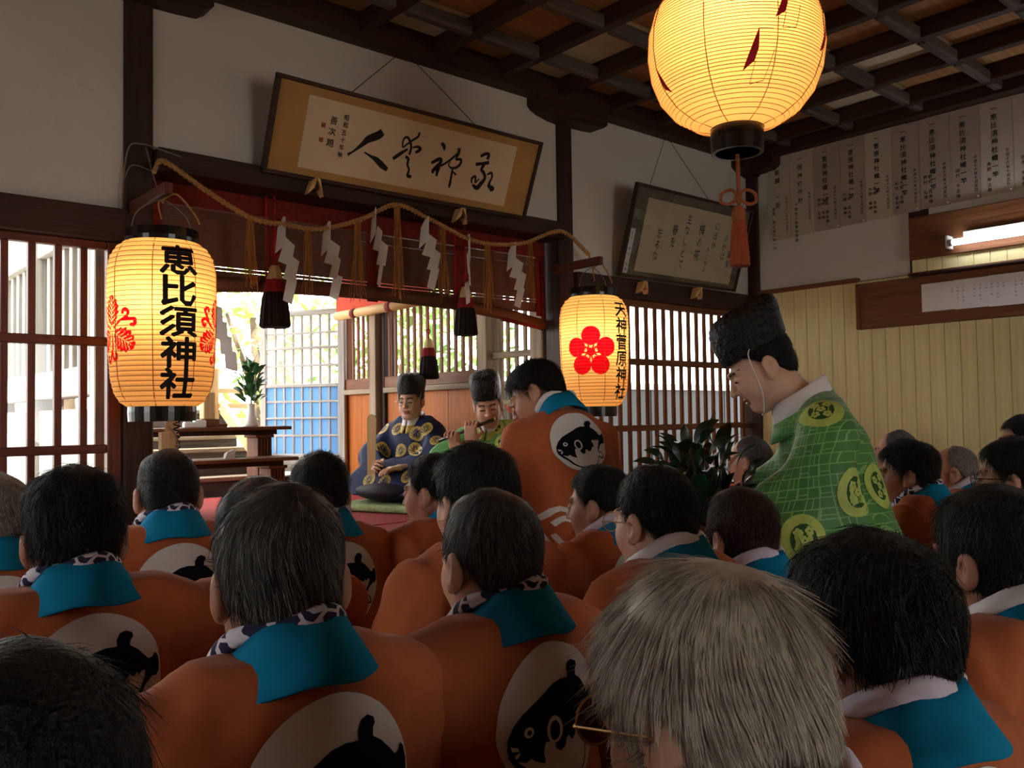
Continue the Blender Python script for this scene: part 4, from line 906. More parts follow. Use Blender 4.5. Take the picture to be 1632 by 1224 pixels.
def head_sdf(P, detail=True, open_eyes=False):
    Q = P.copy(); ax = np.abs(P[:, 0]); Q[:, 0] = ax
    d = sell(P, (0, -.012, .03), (.072, .094, .09))
    d = smin(d, sell(P, (0, .03, -.03), (.062, .066, .082)), .03)
    d = smin(d, sell(Q, (.03, .045, -.028), (.034, .04, .04)), .02)
    d = smin(d, sell(P, (0, .062, -.096), (.026, .026, .022)), .025)
    d = smin(d, scap(Q, (.052, -.005, -.05), (.02, .05, -.1), .018), .025)
    d = smin(d, scap(P, (0, -.025, -.05), (0, -.055, -.2), .055, .06), .03)
    if detail:
        d = smin(d, scap(Q, (.0, .096, .028), (.045, .078, .026), .008), .014)
        d = smax(d, -sell(Q, (.03, .112, .006), (.021, .02, .012)), .012)
        d = smin(d, sell(Q, (.031, .082, .004), (.018, .014, .012)), .005)
        d = smin(d, scap(P, (0, .094, .012), (0, .113, -.028), .007, .011), .01)
        d = smin(d, sell(Q, (.012, .1, -.031), (.009, .01, .008)), .006)
        d = smin(d, sell(P, (0, .088, -.06), (.024, .012, .006)), .006)
        d = smin(d, sell(P, (0, .087, -.072), (.02, .011, .006)), .005)
        d = smax(d, -sell(P, (0, .102, -.066), (.026, .012, .0022)), .003)
    e = sell(Q, (.08, -.016, -.004), (.013, .022, .033)); e = smax(e, -sell(Q, (.093, -.008, -.002), (.01, .014, .021)), .005)
    e = smin(e, sell(Q, (.079, -.002, -.03), (.008, .01, .014)), .008)
    return smin(d, e, .006)
def head_mesh(h):
    V, Fq = snets(lambda P: head_sdf(P), (-.105, -.14, -.21), (.105, .14, .14), h)
    c = V[Fq].mean(1); x = np.abs(c[:, 0]); y, z = c[:, 1], c[:, 2]; idx = np.zeros(len(Fq), int)
    idx[(z > -.079) & (z < -.053) & (x < .025) & (y > .084)] = 1
    arch = .029-(x-.03)**2*6
    idx[(np.abs(z-arch) < .0045) & (x > .014) & (x < .05) & (y > .06)] = 2
    idx[(np.abs(z-.001+(x-.03)**2*5) < .0026) & (x > .016) & (x < .046) & (y > .075)] = 2
    return V, Fq, idx
HEADS = {'far': head_mesh(.0055), 'near': head_mesh(.0036)}
def hand_sdf(P, curl, side=1):
    """wrist at origin, fingers along +y, palm down, thumb towards side"""
    P = P*np.array([side, 1, 1])
    d = sbox(P, (0, .045, 0), (.038, .044, .014), .013); d = smin(d, scap(P, (0, -.05, 0), (0, .01, 0), .026, .026, (1.1, 1, .85)), .02)
    for k, (x, l, sp) in enumerate(((-.03, .062, -.1), (-.0105, .074, -.03), (.0105, .08, .02), (.03, .07, .08))):
        p = np.array([x, .083, .0]); a = 0.; ls = (l*.42, l*.32, l*.26)
        for i, s in enumerate(ls):
            a += curl*(.55 if i == 0 else .8); q = p+s*np.array([math.sin(sp), math.cos(a), -math.sin(a)]); d = smin(d, scap(P, p, q, .0088-.0007*i, .0083-.0007*i), .004); p = q
    p0 = np.array([.034, .018, -.004]); p1 = np.array([.058, .05, -.012-.02*curl]); p2 = np.array([.056-.018*curl, .078, -.02-.03*curl])
    d = smin(d, scap(P, p0, p1, .012, .0105), .01); d = smin(d, scap(P, p1, p2, .0102, .0085), .004)
    return d
HANDS = {}
def hand(curl, side, h=.0045):
    k = (curl, side, h)
    if k not in HANDS: HANDS[k] = snets(lambda P: hand_sdf(P, curl, side), (-.08, -.08, -.11), (.08, .19, .04), h)
    return HANDS[k]
def xf(V, Mx):
    Mx = np.array(Mx); return V@Mx[:3, :3].T+Mx[:3, 3]
def join(parts):
    """[(V, F, idx)] to one"""
    V = []; Fq = []; I = []; n = 0
    for v, f, i in parts: V.append(v); Fq.append(np.asarray(f)+n); I.append(np.full(len(f), i) if np.isscalar(i) else i); n += len(v)
    return np.vstack(V), np.vstack(Fq), np.concatenate(I)
def np_mesh(name, V, Q, mats, idx=None, smooth=True):
    me = bpy.data.meshes.new(name); n = len(Q); k = Q.shape[1]
    me.vertices.add(len(V)); me.vertices.foreach_set('co', np.asarray(V, np.float32).ravel())
    me.loops.add(n*k); me.loops.foreach_set('vertex_index', np.asarray(Q, np.int32).ravel())
    me.polygons.add(n); me.polygons.foreach_set('loop_start', np.arange(0, n*k, k, dtype=np.int32))
    me.polygons.foreach_set('use_smooth', np.full(n, smooth))
    for m in (mats if isinstance(mats, (list, tuple)) else [mats]): me.materials.append(M(m))
    if idx is not None: me.polygons.foreach_set('material_index', np.asarray(idx, np.int32))
    me.update(calc_edges=True); me.validate(); return me

# hair: a shaped cap plus many fine strands lying along it
def hair_zmin(P, style):
    th = np.degrees(np.abs(np.arctan2(P[:, 0], P[:, 1]+.01)))
    return np.interp(th, [0, 35, 60, 80, 95, 115, 140, 180], style['line'])
LINE = [.078, .07, .03, .005, .018, .0, -.036, -.058]
STY = {
 'short_black': dict(t=.012, top=.016, line=LINE, mats=['hair_black', 'hair_black', 'hair_dark_grey'], mix=(.66, .15, .19), n=4500, l=.034, lift=.01),
 'full_black': dict(t=.018, top=.024, line=LINE, mats=['hair_black', 'hair_black', 'hair_dark_grey'], mix=(.68, .14, .18), n=6000, l=.048, lift=.011),
 'crop_black': dict(t=.008, top=.014, line=[.082, .076, .04, .01, .018, -.015, -.05, -.056], mats=['hair_black', 'hair_black', 'hair_salt'], mix=(.7, .2, .1), n=3500, l=.02, lift=.007),
 'spiky': dict(t=.012, top=.018, line=LINE, mats=['hair_black', 'hair_black', 'hair_salt'], mix=(.75, .2, .05), n=3500, l=.03, lift=.016),
 'long_black': dict(t=.02, top=.022, line=[.06, .045, -.03, -.05, -.04, -.07, -.105, -.115], mats=['hair_black', 'hair_black', 'hair_dark_grey'], mix=(.72, .14, .14), n=5000, l=.06, lift=.006),
 'bob_brown': dict(t=.02, top=.02, line=[.06, .03, -.05, -.07, -.075, -.085, -.09, -.095], mats=['hair_brown', 'hair_brown', 'hair_black'], mix=(.6, .2, .2), n=4500, l=.06, lift=.004),
 'grey': dict(t=.015, top=.018, line=LINE, mats=['hair_dark_grey', 'hair_grey', 'hair_black'], mix=(.5, .32, .18), n=7000, l=.045, lift=.008, bald=(0, -.05, .13, .035)),
 'grey_thin': dict(t=.012, top=.014, line=LINE, mats=['hair_dark_grey', 'hair_grey', 'hair_black'], mix=(.42, .28, .3), n=6000, l=.035, lift=.006, bald=(0, -.045, .128, .05)),
 'salt': dict(t=.014, top=.018, line=LINE, mats=['hair_salt', 'hair_black', 'hair_grey'], mix=(.45, .35, .2), n=4500, l=.04, lift=.008),
 'pale_grey': dict(t=.016, top=.018, line=LINE, mats=['hair_grey', 'hair_white', 'hair_dark_grey'], mix=(.55, .25, .2), n=4500, l=.04, lift=.008),
 'white': dict(t=.019, top=.024, line=[.075, .06, .0, -.03, .0, -.04, -.09, -.1], mats=['hair_white', 'hair_grey', 'hair_white'], mix=(.55, .2, .25), n=20000, l=.065, lift=.005),
 'balding': dict(t=.013, top=.007, line=[.2, .2, .06, .01, .016, -.02, -.06, -.07], mats=['hair_salt', 'hair_black', 'hair_grey'], mix=(.4, .4, .2), n=1500, l=.02, lift=.003),
 'bald_grey': dict(t=.013, top=.008, line=[.2, .2, .2, .045, .035, .0, -.05, -.06], mats=['hair_grey', 'hair_salt', 'hair_white'], mix=(.5, .2, .3), n=1500, l=.02, lift=.003),
}
def hair_mesh(key):
    s = STY[key]; r = np.random.default_rng(len(key)*7+3)
    ph = r.uniform(0, 6, 6)
    def f(P):
        up = np.clip((P[:, 2]-.01)/.09, 0, 1); t = s['t']*.55+(s['top']-s['t']*.55)*up
        d = sell(P, (0, -.012, .03), (.072, .094, .09))-t
        d = smin(d, sell(P, (0, -.045, -.012), (.054, .054, .056))-t*.7, .03)
        d = d+.0025*np.sin(70*P[:, 0]+ph[0]+9*P[:, 2])*np.sin(60*P[:, 1]+ph[1])+.002*np.sin(45*P[:, 2]+ph[2]+30*P[:, 0])
        w = .006*np.sin(60*P[:, 0]+ph[3])*np.sin(55*P[:, 1]+ph[4])
        g = (hair_zmin(P, s)+w-P[:, 2])*.75
        d = smax(d, g, .008)
        if 'bald' in s: pass
        return d
    V, Fq = snets(f, (-.125, -.15, -.13), (.125, .13, .17), .0062)
    # strands rooted on the cap
    A = V[Fq]; ar = np.linalg.norm(np.cross(A[:, 1]-A[:, 0], A[:, 3]-A[:, 0]), axis=1)
    nrm = np.cross(A[:, 2]-A[:, 0], A[:, 3]-A[:, 1]); nrm /= np.linalg.norm(nrm, axis=1)[:, None]+1e-9
    cen = A.mean(1); out = ((cen-np.array([0, -.012, .0]))*nrm).sum(1) > .02
    n = s['n']; pick = r.choice(len(Fq), n, p=(ar*out)/(ar*out).sum())
    u = r.random((n, 2, 1)); p = A[pick, 0]+(A[pick, 1]-A[pick, 0])*u[:, 0]+(A[pick, 3]-A[pick, 0])*u[:, 1]; N = nrm[pick]
    wh = np.array([.012, -.055, .135]); d = p-wh; d[:, 2] *= .5; d += np.array([0, 0, -.03]); sw = np.cross(np.array([0, 0, 1.]), p-wh)*.35; d += sw
    d += r.normal(size=(n, 3))*.006+np.stack([.02*np.sin(40*p[:, 2]+25*p[:, 0]), .0*p[:, 0], 0*p[:, 0]], 1)
    d -= N*(d*N).sum(1)[:, None]; d /= np.linalg.norm(d, axis=1)[:, None]+1e-9
    L = s['l']*r.uniform(.5, 1.2, n)[:, None]; lift = s['lift']*r.uniform(.1, 1, n)[:, None]; K = 4
    tl = r.normal(size=(n, 1))*.5; side = np.cross(d, N)*np.cos(tl)+N*np.sin(tl); wd = .0005*r.uniform(.7, 1.5, n)[:, None]
    rows = []
    for i in range(K+1):
        t = i/K; q = p-N*.003+d*L*t+N*(lift*math.sin(PI*min(1, t*1.15)*.8)+.003*t)
        # follow the curve of the head
        rc = q-np.array([0, -.012, .02]); ll = np.linalg.norm(rc/np.array([.072, .094, .09]), axis=1)[:, None]; q = q-rc*np.clip(1-1.1/ll, 0, .16)*t*.5
        ww = wd*(1-.75*t); rows.append(np.stack([q-side*ww, q+side*ww], 1))
    R_ = np.stack(rows, 1).reshape(n, -1, 3); base = np.arange(n)[:, None]*(2*(K+1))
    qs = [np.concatenate([base+2*i, base+2*i+1, base+2*i+3, base+2*i+2], 1) for i in range(K)]
    SQ = np.stack(qs, 1).reshape(-1, 4); cn = np.sin(90*p[:, 0]+40*p[:, 1]+2*np.sin(60*p[:, 2]))*np.sin(75*p[:, 1]-50*p[:, 2])+r.normal(size=n)*.55
    rk = np.argsort(np.argsort(cn))/n; mi = np.repeat(np.digitize(rk, np.cumsum(s['mix'])[:2]), K)
    Vv = np.vstack([V, R_.reshape(-1, 3)]); Qq = np.vstack([Fq, SQ+len(V)])
    return np_mesh('hair', Vv, Qq, s['mats'], np.concatenate([np.zeros(len(Fq), int), mi]))
HAIR = {}
def hair(key):
    if key not in HAIR: HAIR[key] = hair_mesh(key)
    return HAIR[key]

# happi coat (seated), its collar, towel and back print
def coat_sdf(P, var=0, dz=0., stand=False, arm=0.):
    P = P-np.array([0, 0, dz]); Q = P.copy(); Q[:, 0] = np.abs(P[:, 0])
    d = sell(P, (0, -.012, .88), (.19, .128, .24)); d = smin(d, sell(P, (0, .0, .66), (.185, .145, .28)), .06)
    if stand: d = smin(d, scap(P, (0, .0, .6), (0, .0, .36), .16, .19, (1.15, .8, 1)), .08); d = smax(d, .30-P[:, 2], .01)
    else: d = smin(d, sell(P, (0, .02, .5), (.21, .18, .12)), .08); d = smax(d, .42-P[:, 2], .02)
    d = smin(d, scap(Q, (.03, -.04, 1.02), (.17, -.02, .985), .062, .062), .05)
    sl = scap(Q, (.165, -.015, .965), (.222+.015*arm, .05+.06*arm, .76), .068, .082); d = smin(d, sl, .045)
    x, y, z = P.T
    d += .005*np.sin(22*x+9*z+var*2)*np.sin(9*z+var)+.006*np.sin(11*x+24*z+var*3)*np.clip((np.abs(x)-.05)/.12, 0, 1)*np.sin(5*x+var)+.004*np.sin(14*(z+.6*np.abs(x))+var*1.7)*np.clip(np.abs(x)/.15, 0, 1)+.002*np.sin(60*(np.abs(x)*.7+z)+3*np.sin(20*x)+var)
    ax_ = np.abs(x)
    for a_, b_, c_, w_ in ((1.0, .55, .78+.02*var, .9), (-.6, 1., .62, .8), (.25, 1., .98-.01*var, .5), (1., -.25, .155, .8)):
        q_ = (a_*ax_+b_*(z-c_)+.02*np.sin(9*z+7*x+var)); d -= .0075*w_*np.exp(-(q_/.016)**2)*np.clip(ax_/.08, .15, 1)
    d = smax(d, z-1.075+2.0*np.maximum(y, 0), .01)
    return d
class Cloth:
    def __init__(s, V, Q): s.bvh = BVHTree.FromPolygons([tuple(v) for v in V], [tuple(int(i) for i in q) for q in Q])
    def put(s, V2, Fc, O, right, up, dirn, off, name, mt, step=.02):
        me = bpy.data.meshes.new(name); me.from_pydata([(p[0], p[1], 0) for p in V2], [], Fc)
        if step: grid_cut(me, step)
        O, right, up, dirn = Vector(O), Vector(right), Vector(up), Vector(dirn)
        for v in me.vertices:
            o = O+right*v.co.x+up*v.co.y-dirn*.5; h = s.bvh.ray_cast(o, dirn, 1.2)
            if h[0] is None: h = s.bvh.find_nearest(O+right*v.co.x+up*v.co.y)
            n = h[1] if h[1].dot(dirn) < 0 else -h[1]
            v.co = h[0]+n*off
        me.materials.append(M(mt)); me.polygons.foreach_set('use_smooth', [True]*len(me.polygons)); me.update(); return me
FISH = [(-.86, -.30), (-.85, -.14), (-.77, .03), (-.62, .17), (-.42, .27), (-.22, .36), (-.05, .45), (.12, .49), (.27, .48), (.27, .57), (.33, .66), (.43, .69), (.52, .65), (.53, .58), (.49, .54), (.47, .46), (.58, .39), (.68, .29), (.77, .19), (.83, .2), (.88, .27), (.93, .22), (.955, .08), (.94, -.03), (.89, -.09), (.81, -.08), (.76, -.12), (.68, -.18), (.62, -.30), (.575, -.33), (.58, -.24), (.64, -.13), (.69, -.04), (.70, .03), (.64, .05), (.59, -.01), (.55, .05), (.51, -.01), (.44, .03), (.37, -.03), (.41, -.1), (.43, -.19), (.35, -.23), (.31, -.32), (.22, -.36), (.15, -.28), (.09, -.3), (.07, -.4), (-.02, -.44), (-.1, -.38), (-.12, -.28), (-.28, -.26), (-.3, -.40), (-.27, -.56), (-.42, -.50), (-.5, -.44), (-.57, -.48), (-.68, -.45), (-.76, -.42)]
BELLY = [[(-.84, -.34, .02), (-.72, -.48, .035), (-.56, -.6, .032), (-.38, -.76, .028), (-.12, -.87, .018), (.18, -.88, .014), (.42, -.79, .014), (.54, -.62, .012), (.57, -.5, .012)], [(.57, -.5, .012), (.66, -.56, .018), (.74, -.56, .02), (.74, -.46, .016), (.68, -.38, .014), (.58, -.40, .012), (.6, -.3, .02)]]
def ell2(cx, cy, rx, ry, n=22): return [(cx+rx*math.cos(2*PI*k/n), cy+ry*math.sin(2*PI*k/n)) for k in range(n)]
def fish_print(cl, O, r, right, up, dirn, parent, store, loc=(0, 0, 0)):
    """white disc with a black puffer fish, laid on the cloth; store keeps shared meshes"""
    if 'disc' not in store:
        sc = lambda lp: [(p[0]*r, p[1]*r) for p in lp]
        store['disc'] = cl.put(*loops_vf([disc2(r, n=56)]), O, right, up, dirn, .0022, 'emblem_disc', 'emblem_white', .022)
        fm = curve_mesh([sc(FISH)]); fv = [tuple(v.co[:2]) for v in fm.vertices]; ff = [tuple(p.vertices) for p in fm.polygons]
        sv, sf_ = strokes_vf([[(x*r, y*r, w*r) for x, y, w in s] for s in BELLY], 4); ff += [tuple(q+len(fv) for q in f) for f in sf_]; fv += sv
        store['fish'] = cl.put(fv, ff, O, right, up, dirn, .0042, 'puffer_fish', 'emblem_black', .022)
        wl_ = [ell2(-.55, -.08, .075, .07), ell2(-.12, -.13, .14, .175), [(-.82, -.22), (-.72, -.25), (-.7, -.3), (-.8, -.29)], [(-.76, -.34), (-.68, -.31), (-.7, -.37), (-.75, -.4)]]
        store['white'] = cl.put(*loops_vf([sc(l) for l in wl_]), O, right, up, dirn, .0054, 'fish_marking', 'emblem_white', .03)
        store['inner'] = cl.put(*loops_vf([sc(ell2(-.55, -.08, .035, .032)), sc(ell2(-.13, -.135, .09, .125))]), O, right, up, dirn, .0066, 'fish_eye', 'emblem_black', .03)
    e = link('emblem_disc', store['disc'], parent, loc); link('puffer_fish', store['fish'], e); link('fish_marking', store['white'], e)['kind'] = 'stuff'; link('fish_eye', store['inner'], e)['kind'] = 'stuff'
def band(rows, thick=.004):
    """sheet through rows of points with real thickness"""
    rows = np.array(rows); m, n = rows.shape[:2]; du = np.gradient(rows, axis=0); dv = np.gradient(rows, axis=1); N = np.cross(du, dv); N /= np.linalg.norm(N, axis=2)[..., None]+1e-9
    V = np.vstack([(rows+N*thick/2).reshape(-1, 3), (rows-N*thick/2).reshape(-1, 3)]); k = m*n; Q = []
    I = lambda i, j: i*n+j
    for i in range(m-1):
        for j in range(n-1): Q += [(I(i, j), I(i, j+1), I(i+1, j+1), I(i+1, j)), (k+I(i, j), k+I(i+1, j), k+I(i+1, j+1), k+I(i, j+1))]
    for i in range(m-1): Q += [(I(i, 0), I(i+1, 0), k+I(i+1, 0), k+I(i, 0)), (I(i, n-1), k+I(i, n-1), k+I(i+1, n-1), I(i+1, n-1))]
    for j in range(n-1): Q += [(I(0, j), k+I(0, j), k+I(0, j+1), I(0, j+1)), (I(m-1, j), I(m-1, j+1), k+I(m-1, j+1), k+I(m-1, j))]
    return V, np.array(Q)
def collar_vf(dz=0):
    rows = []
    for a in np.linspace(-158, 158, 41):
        t = math.radians(a); f = (1-math.cos(t))/2; row = []
        for u in np.linspace(0, 1, 5):
            rx = .066+.036*u+.012*f; ry = .064+.05*u+.03*f; z = 1.118-.07*u-(.12*f**1.5)
            row.append((rx*math.sin(t), -.032-ry*math.cos(t)+.02*f+.0*u, z+dz+.003*math.sin(a*.09+u*3)))
        rows.append(row)
    return band(rows, .006)
def towel_vf(dz=0, r=.017, seed=1, rise=0.):
    rg = np.random.default_rng(seed); P = []; R_ = []
    for a in np.linspace(-165, 165, 40):
        t = math.radians(a); f = (1-math.cos(t))/2; P.append((.064*math.sin(t)*(1+.25*f), -.03-.06*math.cos(t)+.045*f, 1.113+rise-.1*f**1.6+dz+.004*math.sin(a*.07+seed))); R_.append(r*(1+.22*math.sin(a*.05+seed)+.1*rg.random()))
    V, Fc = tubevf(P, R_, 10); V = np.array([tuple(v) for v in V]); V[:, 2] = V[:, 2]
    return V, Fc
SH = {}
def shared(key, fn):
    if key not in SH: SH[key] = fn()
    return SH[key]
def coat(var):
    def mk():
        V, Q = snets(lambda P: coat_sdf(P, var, arm=var*.4), (-.42, -.26, .36), (.42, .3, 1.13), .0115); return np_mesh('happi_coat', V, Q, 'orange_cloth'), Cloth(V, Q), {}
    return shared(('coat', var), mk)
def seat_parts():
    def low(P):
        Q = P.copy(); Q[:, 0] = np.abs(P[:, 0]); d = sell(P, (0, .02, .5), (.19, .15, .1)); d = smin(d, scap(Q, (.09, .05, .49), (.12, .3, .47), .085, .065), .05); d = smin(d, scap(Q, (.12, .31, .46), (.12, .29, .1), .062, .045), .03); return smin(d, scap(Q, (.12, .27, .045), (.125, .42, .035), .045, .034), .03)
    V, Q = snets(low, (-.25, -.2, -.02), (.25, .64, .63), .018); V[:, 2] = np.maximum(V[:, 2], 0); return np_mesh('trousers', V, Q, 'trousers_dark')
def fore_parts():
    def arm_(P):
        Q = P.copy(); Q[:, 0] = np.abs(P[:, 0]); d = scap(Q, (.21, .05, .8), (.22, .1, .66), .052, .048); return smin(d, scap(Q, (.22, .1, .66), (.1, .27, .585), .05, .032), .03)
    V, Q = snets(arm_, (-.36, -.05, .5), (.36, .42, .9), .014); return np_mesh('undershirt', V, Q, 'cloth_black')
def torso_vf():
    def f(P):
        Q = P.copy(); Q[:, 0] = np.abs(P[:, 0]); d = sell(P, (0, -.01, .82), (.15, .095, .26)); d = smin(d, scap(Q, (.03, -.03, 1.0), (.15, -.02, .96), .045), .05); d = smin(d, scap(P, (0, -.03, 1.02), (0, -.04, 1.08), .058, .056), .03); return smin(d, scap(Q, (.15, -.01, .95), (.2, .05, .75), .042, .038), .03)
    return shared('torso', lambda: snets(f, (-.32, -.15, .5), (.32, .15, 1.16), .016))
def glasses(parent, Mx, lens_mt='glass', rim='black_metal', r=.023):
    g = empty('glasses', (0, 0, 0), 0, parent); g.matrix_local = Mx
    for s in (-1, 1):
        lp = [(s*.033+r*1.15*math.cos(a), .113, .002+r*math.sin(a)) for a in np.linspace(0, 2*PI, 25)]; b = B(); b.tube(lp, .0014, 5, False); b.tube([(s*(.033+r*1.15), .112, .006), (s*.083, .09, .008), (s*.088, -.01, .008), (s*.086, -.03, -.006)], .0014, 5); b.build('rim', rim, g)
        b = B(); n = 20; b.add([(s*.033+r*1.12*math.cos(2*PI*k/n), .1135-o, .002+r*.97*math.sin(2*PI*k/n)) for o in (0, .0012) for k in range(n)], [tuple(range(n)), tuple(range(n, 2*n))[::-1]]+[(k, n+k, n+(k+1) % n, (k+1) % n) for k in range(n)]); b.build('lens', lens_mt, g)
    b = B(); b.tube([(-.008, .116, .006), (0, .118, .009), (.008, .116, .006)], .0014, 5); b.build('bridge', rim, g)
def head_matrix(hc, yaw, pitch, roll=0.):
    """head centre hc for an upright head; turned about the neck"""
    piv = Vector((0, -.03, -.11)); Rm = Matrix.Rotation(yaw, 4, 'Z')@Matrix.Rotation(roll, 4, 'Y')@Matrix.Rotation(-pitch, 4, 'X')
    return Matrix.Translation(Vector(hc))@Matrix.Translation(piv)@Rm@Matrix.Translation(-piv)
def stool(x, y, rz, s):
    t = tag(empty('folding_stool', (x, y, 0), rz), 'low folding stool under the seated audience', 'stool', 'stools under the audience')
    link('seat', shared('st_seat', lambda: mesh('seat', *boxvf(-.19, .19, -.13, .2, .375, .40, .006), 'bench_wood')), t)
    for sx in (-1, 1):
        for sy in (-1, 1): link('leg', shared('st_leg', lambda: mesh('leg', *boxvf(-.014, .014, -.014, .014, 0, .375, .003), 'tin')), t, (sx*.17, .035+sy*.13, 0))
UP = .07
def seated(x, y, ztop, baz, haz, pitch, style, skin, label, towel='towel_print', var=0, near=False, specs=None, roll=0., shift=0., hs=1., col=True):
    k_ = 1.12 if math.hypot(x, y) < 2.3 else (1.05 if x < 3.4 else 1.0); x *= k_; y *= k_; ztop = 1.45-(1.45-ztop)*k_
    s = ztop/1.335; baz_, haz_ = math.radians(baz), math.radians(haz)
    yaw = -(haz_-baz_)
    Mx = head_matrix((shift, .015, 1.21), yaw, pitch, roll)
    hc = Mx@Vector((0, 0, 0)); c, sn = math.cos(-baz_), math.sin(-baz_); ox = (c*hc.x-sn*hc.y)*s; oy = (sn*hc.x+c*hc.y)*s
    t = tag(empty('person', (x-ox, y-oy, 0), -baz_), label, 'person', 'seated audience in orange coats'); t.scale = (s, s, s)
    Mx = Mx@Matrix.Scale(hs*.97, 4)
    hv, hq, hi = HEADS['near' if near else 'far']; tv, tq = torso_vf(); parts = [(xf(hv, Mx), hq, hi), (tv+[0, 0, UP], tq, 0)]
    for sd in (-1, 1):
        V, Q = hand(.35, -sd, .0055); Mh = Matrix.Translation((sd*.1, .27, .585+UP))@Matrix.Rotation(sd*.55, 4, 'Z')@Matrix.Rotation(-.12, 4, 'X'); parts.append((xf(V, Mh), Q, 0))
    V, Q, I = join(parts); link('body', np_mesh('body', V, Q, [skin, 'lip', 'brow'], I), t)
    h = link('hair', hair(style), t); h.matrix_local = Mx
    cm, cl, store = coat(var); co_ = link('happi_coat', cm, t, (0, 0, UP)); fish_print(cl, (0, -.14, .918), .112, (1, 0, 0), (0, 0, 1), (0, 1, 0), t, store, (0, 0, UP))
    if col: link('collar', shared('collar', lambda: np_mesh('collar', *collar_vf(), 'teal_cloth')), t, (0, 0, UP))
    if towel: link('neck_towel', shared(('towel', towel), lambda: mesh('neck_towel', *towel_vf(0, .012 if towel == 'towel_print' else .015, 1 if towel == 'towel_print' else 4), towel, True)), t, (0, 0, UP))
    link('undershirt', shared('fore', fore_parts), t, (0, 0, UP)); link('trousers', shared('low', seat_parts), t)
    if specs: glasses(t, Mx, *specs)
    stool(t.location.x, t.location.y, -baz_, s)
    return t
# ------------------------------------------------------------------ the seated audience
GL = ('glass', 'black_metal'); GILT = ('glass', 'gilt')
seated(.44, 2.39, 1.325, 5, 5, 0, 'pale_grey', 'skin_tan', 'grey-haired person at the left picture edge, cut off by it', None, 0)
seated(.406, 1.569, 1.368, -2, 14, .05, 'full_black', 'skin_tan', 'dark-haired person in front of the glazed door, navy towel at the neck', 'towel_print', 1, True)
seated(.827, 2.33, 1.373, 4, 15, .02, 'crop_black', 'skin', 'person with closely cropped hair sitting below the tall lantern with writing', 'towel_print', 0)
seated(.12, .60, 1.312, 0, 0, .1, 'long_black', 'skin_tan', 'very near black head in the bottom corner, blocking part of a coat', None, 1, True)
seated(.478, .973, 1.366, -4, 22, .05, 'grey', 'skin_tan', 'grey-haired person at the left of centre, both ears showing, seen from behind', 'towel_print', 0, True)
seated(.729, 1.587, 1.333, 0, 15, 0, 'salt', 'skin', 'person with glossy dark hair mostly hidden behind the grey-haired head', 'towel_print', 1)
seated(1.175, 2.162, 1.35, -4, 18, 0, 'spiky', 'skin', 'person with spiky black hair sitting in front of the lattice door', 'towel_plain', 0)
seated(.847, 1.031, 1.338, -4, 8, .05, 'grey_thin', 'skin', 'person with thinning crown and navy dotted towel in the centre', 'towel_print', 1, True)
seated(1.106, 1.391, 1.385, -4, 8, 0, 'full_black', 'skin', 'person with thick black hair directly behind the thinning crown', None, 0, True)
seated(1.56, 2.16, 1.335, -8, -22, .05, 'short_black', 'skin', 'person in left profile in front of the blue robed priest', None, 1)
seated(1.86, 1.76, 1.3, -2, -18, .08, 'short_black', 'skin', 'person in left profile with a lavender towel beside the standing orange coat', 'towel_plain', 0)
seated(1.36, 1.135, 1.344, -2, 6, .05, 'short_black', 'skin', 'dark-haired person with wire glasses behind the white-haired head', 'shirt_white', 1, True, GILT)
seated(1.62, 1.115, 1.283, 4, 18, .08, 'bob_brown', 'skin', 'person with a brown bob below the standing green priest', 'towel_plain', 0, True)
seated(.562, .42, 1.326, -2, 2, .18, 'white', 'skin', 'white-haired person in the near foreground with brown tinted glasses', 'towel_plain', 1, True, ('lens_brown', 'gilt'))
seated(.925, .475, 1.303, 10, 20, .06, 'full_black', 'skin_tan', 'black-haired person with a loose white towel next to the white-haired head', 'towel_plain', 0, True, GL, 0., 0., 1.06)
seated(1.396, .518, 1.329, 10, 20, .03, 'long_black', 'skin_tan', 'person with long black hair at the right picture edge, ear showing', 'shirt_white', 1, True)
seated(3.12, 1.44, 1.333, -8, -20, .05, 'full_black', 'skin_tan', 'person with tousled black hair in full left profile by the boarded wall', 'towel_print', 0, True)
seated(3.5, 1.86, 1.336, 4, 14, 0, 'salt', 'skin_tan', 'grey-haired person just behind the standing green robe, fish emblem showing', 'towel_print', 1)
seated(4.35, 2.06, 1.352, 0, -10, 0, 'balding', 'skin', 'balding head just showing above the tousled black hair', 'towel_print', 0)
seated(3.99, 1.64, 1.29, -6, -18, .05, 'bald_grey', 'skin', 'bald person with thin glasses and grey side hair by the boarded wall', 'towel_plain', 1, True, GILT)
seated(2.87, 1.0, 1.352, 0, -6, 0, 'full_black', 'skin', 'black-haired person with dark glasses and a red ear near the right edge', None, 0, True, GL)
seated(4.33, 1.46, 1.415, -5, -25, 0, 'short_black', 'skin', 'farthest face at the right edge, only forehead and eyes showing', None, 1)
seated(3.55, 1.14, 1.31, 0, 0, 0, 'short_black', 'skin', 'dark head cut off by the right picture edge', None, 0)
seated(3.36, 2.62, 1.3, 0, -12, .05, 'short_black', 'skin_tan', 'person in profile half hidden by the evergreen branches', 'towel_print', 1)
seated(3.52, 2.36, 1.345, 0, -10, .1, 'balding', 'skin', 'person with a high forehead between the branches and the green robe', None, 0)
